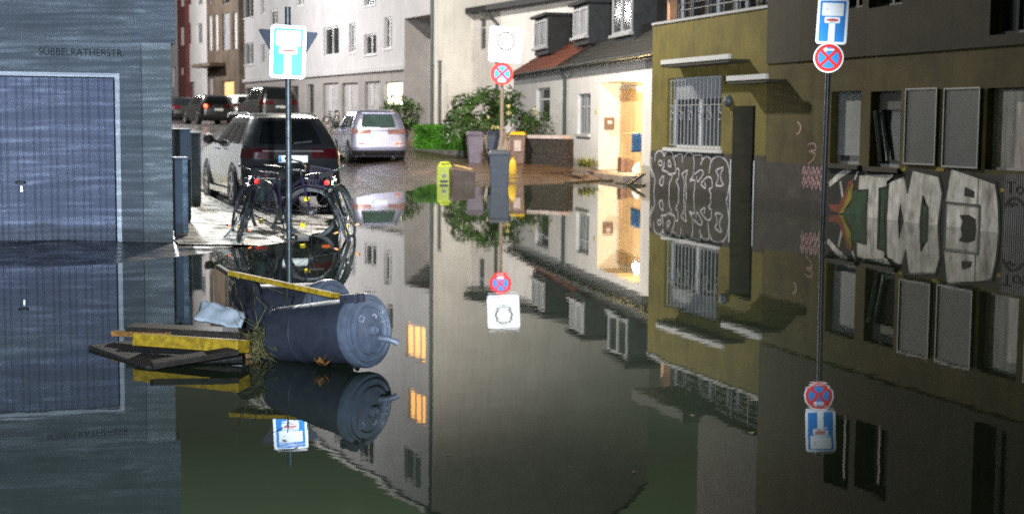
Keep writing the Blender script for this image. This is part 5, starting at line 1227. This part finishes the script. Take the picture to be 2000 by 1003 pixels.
# painted and plain boards
def board(label, a, b_, w_, h, mt, roll=0, group='drifted boards in the foreground', name='board', bevel=.004):
    a, b_ = Vector(a), Vector(b_); d = (b_ - a).normalized(); up = Matrix.Rotation(R_(roll), 3, d) @ Vector((0, 0, 1))
    return solo(MB().bar(a, b_, w_, h, up), name, mt, label, 'board', group, bevel=bevel)
board('thin yellow board resting aslant on top of the fallen bins', at_d(455, 534, 9.35), at_d(656, 577, 8.75), .10, .032, M['yellow_wood'], -10)
board('thick yellow beam floating in front of the grey boards', at_d(272, 662, 8.95), at_d(476, 676, 8.5), .13, .075, M['yellow_wood'], -8)
board('long rough grey beam lying behind the thick yellow beam', at_d(255, 641, 9.35), at_d(478, 652, 8.95), .12, .05, M['grey_wood'], 6)
board('short dark lath poking out left of the grey beam', at_d(222, 650, 9.4), at_d(330, 654, 9.1), .05, .035, M['rust'], 0)
board('grey lath slanting along the lower edge of the felt board', at_z(296, 712, .05), at_z(462, 684, .09), .07, .035, M['grey_wood'], 12)
p = [at_z(172, 673, .025), at_z(286, 714, .012), at_z(474, 690, .035), at_z(410, 646, .05)]
m = MB(); m.hexa([q - Vector((0, 0, .05)) for q in p] + [q + Vector((0, 0, .0)) for q in p]); solo(m, 'felt_board', M['felt'], 'black gritty roofing-felt board floating flat on the water', 'board', 'drifted boards in the foreground', bevel=.006)
p = [at_d(381, 622, 9.5), at_d(470, 638, 9.2), at_d(472, 620, 9.25), at_d(388, 597, 9.6)]; bk = Vector((_f0[0], _f0[1], .5)) * .09
m = MB()
for jj in range(8):
    for ii in range(14):
        a, b_ = p[0].lerp(p[1], ii / 13), p[3].lerp(p[2], ii / 13); q = a.lerp(b_, jj / 7) + bk * .8 * (jj / 7)
        m.v.append(tuple(q + Vector((mnoise.noise(q * 9) * .02, mnoise.noise(q * 9 + Vector((5, 0, 0))) * .03, mnoise.noise(q * 14) * .03))))
for jj in range(7):
    for ii in range(13): m.f.append((jj * 14 + ii, jj * 14 + ii + 1, jj * 14 + ii + 15, jj * 14 + ii + 14))
fo = solo(m, 'foam_sheet', M['foam'], 'crumpled white foam sheet propped behind the yellow beam', 'foam sheet', 'drifted boards in the foreground', smooth='full')
so = fo.modifiers.new('thickness', 'SOLIDIFY'); so.thickness = .02
board('dark stick leaning out of the water behind the white foam', at_d(425, 520, 10.4), at_d(470, 548, 10.0), .035, .03, M['grey_wood'], 0)
# tuft of straw and stalks caught between beam and bin
m = MB(); c = at_d(508, 662, 8.6)
for k in range(150):
    a = c + Vector((random.gauss(0, .03), random.gauss(0, .04), random.uniform(-.1, .05))); d = Vector((random.gauss(0, .055), random.gauss(0, .05), random.gauss(.0, .05)))
    m.tube([a, a + d * .6 + rv(.012), a + d + rv(.02) - Vector((0, 0, .02))], .0021, 4, cap=False)
for (x0, y0, x1, y1, x2, y2) in ((520, 640, 530, 600, 536, 590), (505, 645, 498, 600, 496, 560), (520, 680, 540, 700, 556, 702), (515, 650, 470, 620, 462, 600), (500, 640, 520, 600, 500, 580), (470, 590, 480, 620, 515, 640), (458, 545, 462, 575, 470, 590), (520, 560, 560, 575, 560, 590), (598, 570, 600, 585, 598, 600), (560, 565, 562, 580, 556, 600), (535, 690, 530, 702, 545, 708)):
    m.tube([at_d(x0, y0, 8.6), at_d(x1, y1, 8.65), at_d(x2, y2, 8.8)], .0028, 4)
solo(m, 'straw', M['straw'], 'tangle of wet straw caught between the yellow beam and the bin', 'straw')['kind'] = 'stuff'
m = MB(); c = at_z(628, 712, .03)
for k in range(5): leaf_quad(m, c + rv(.012), Vector((random.uniform(-1, .6), random.uniform(-1, 0), random.uniform(.2, 1))), Vector((0, 0, 1)), .075, .05)
solo(m, 'leaf', M['rust'], 'curled orange-brown leaf floating under the bin handle', 'leaf')
board('splintered orange-brown wood stub wedged beneath the straw', at_z(478, 690, .03), at_z(520, 682, .05), .06, .05, M['rust'], 10)
# small leaves adrift on the water
for k in range(16):
    px_, py_ = random.choice([(random.uniform(780, 1500), random.uniform(560, 960)), (random.uniform(330, 760), random.uniform(760, 960)), (random.uniform(900, 1240), random.uniform(365, 420))])
    c = at_z(px_, py_, .004); m = MB(); a = random.uniform(0, 6.28); d = Vector((math.cos(a), math.sin(a), .05)); L_ = random.uniform(.02, .045)
    leaf_quad(m, c, d, Vector((0, 0, 1)), L_, L_ * .5)
    solo(m, 'floating_leaf', M['straw'], 'tiny pale leaf adrift on the open flood water', 'leaf', 'leaves adrift on the flood')
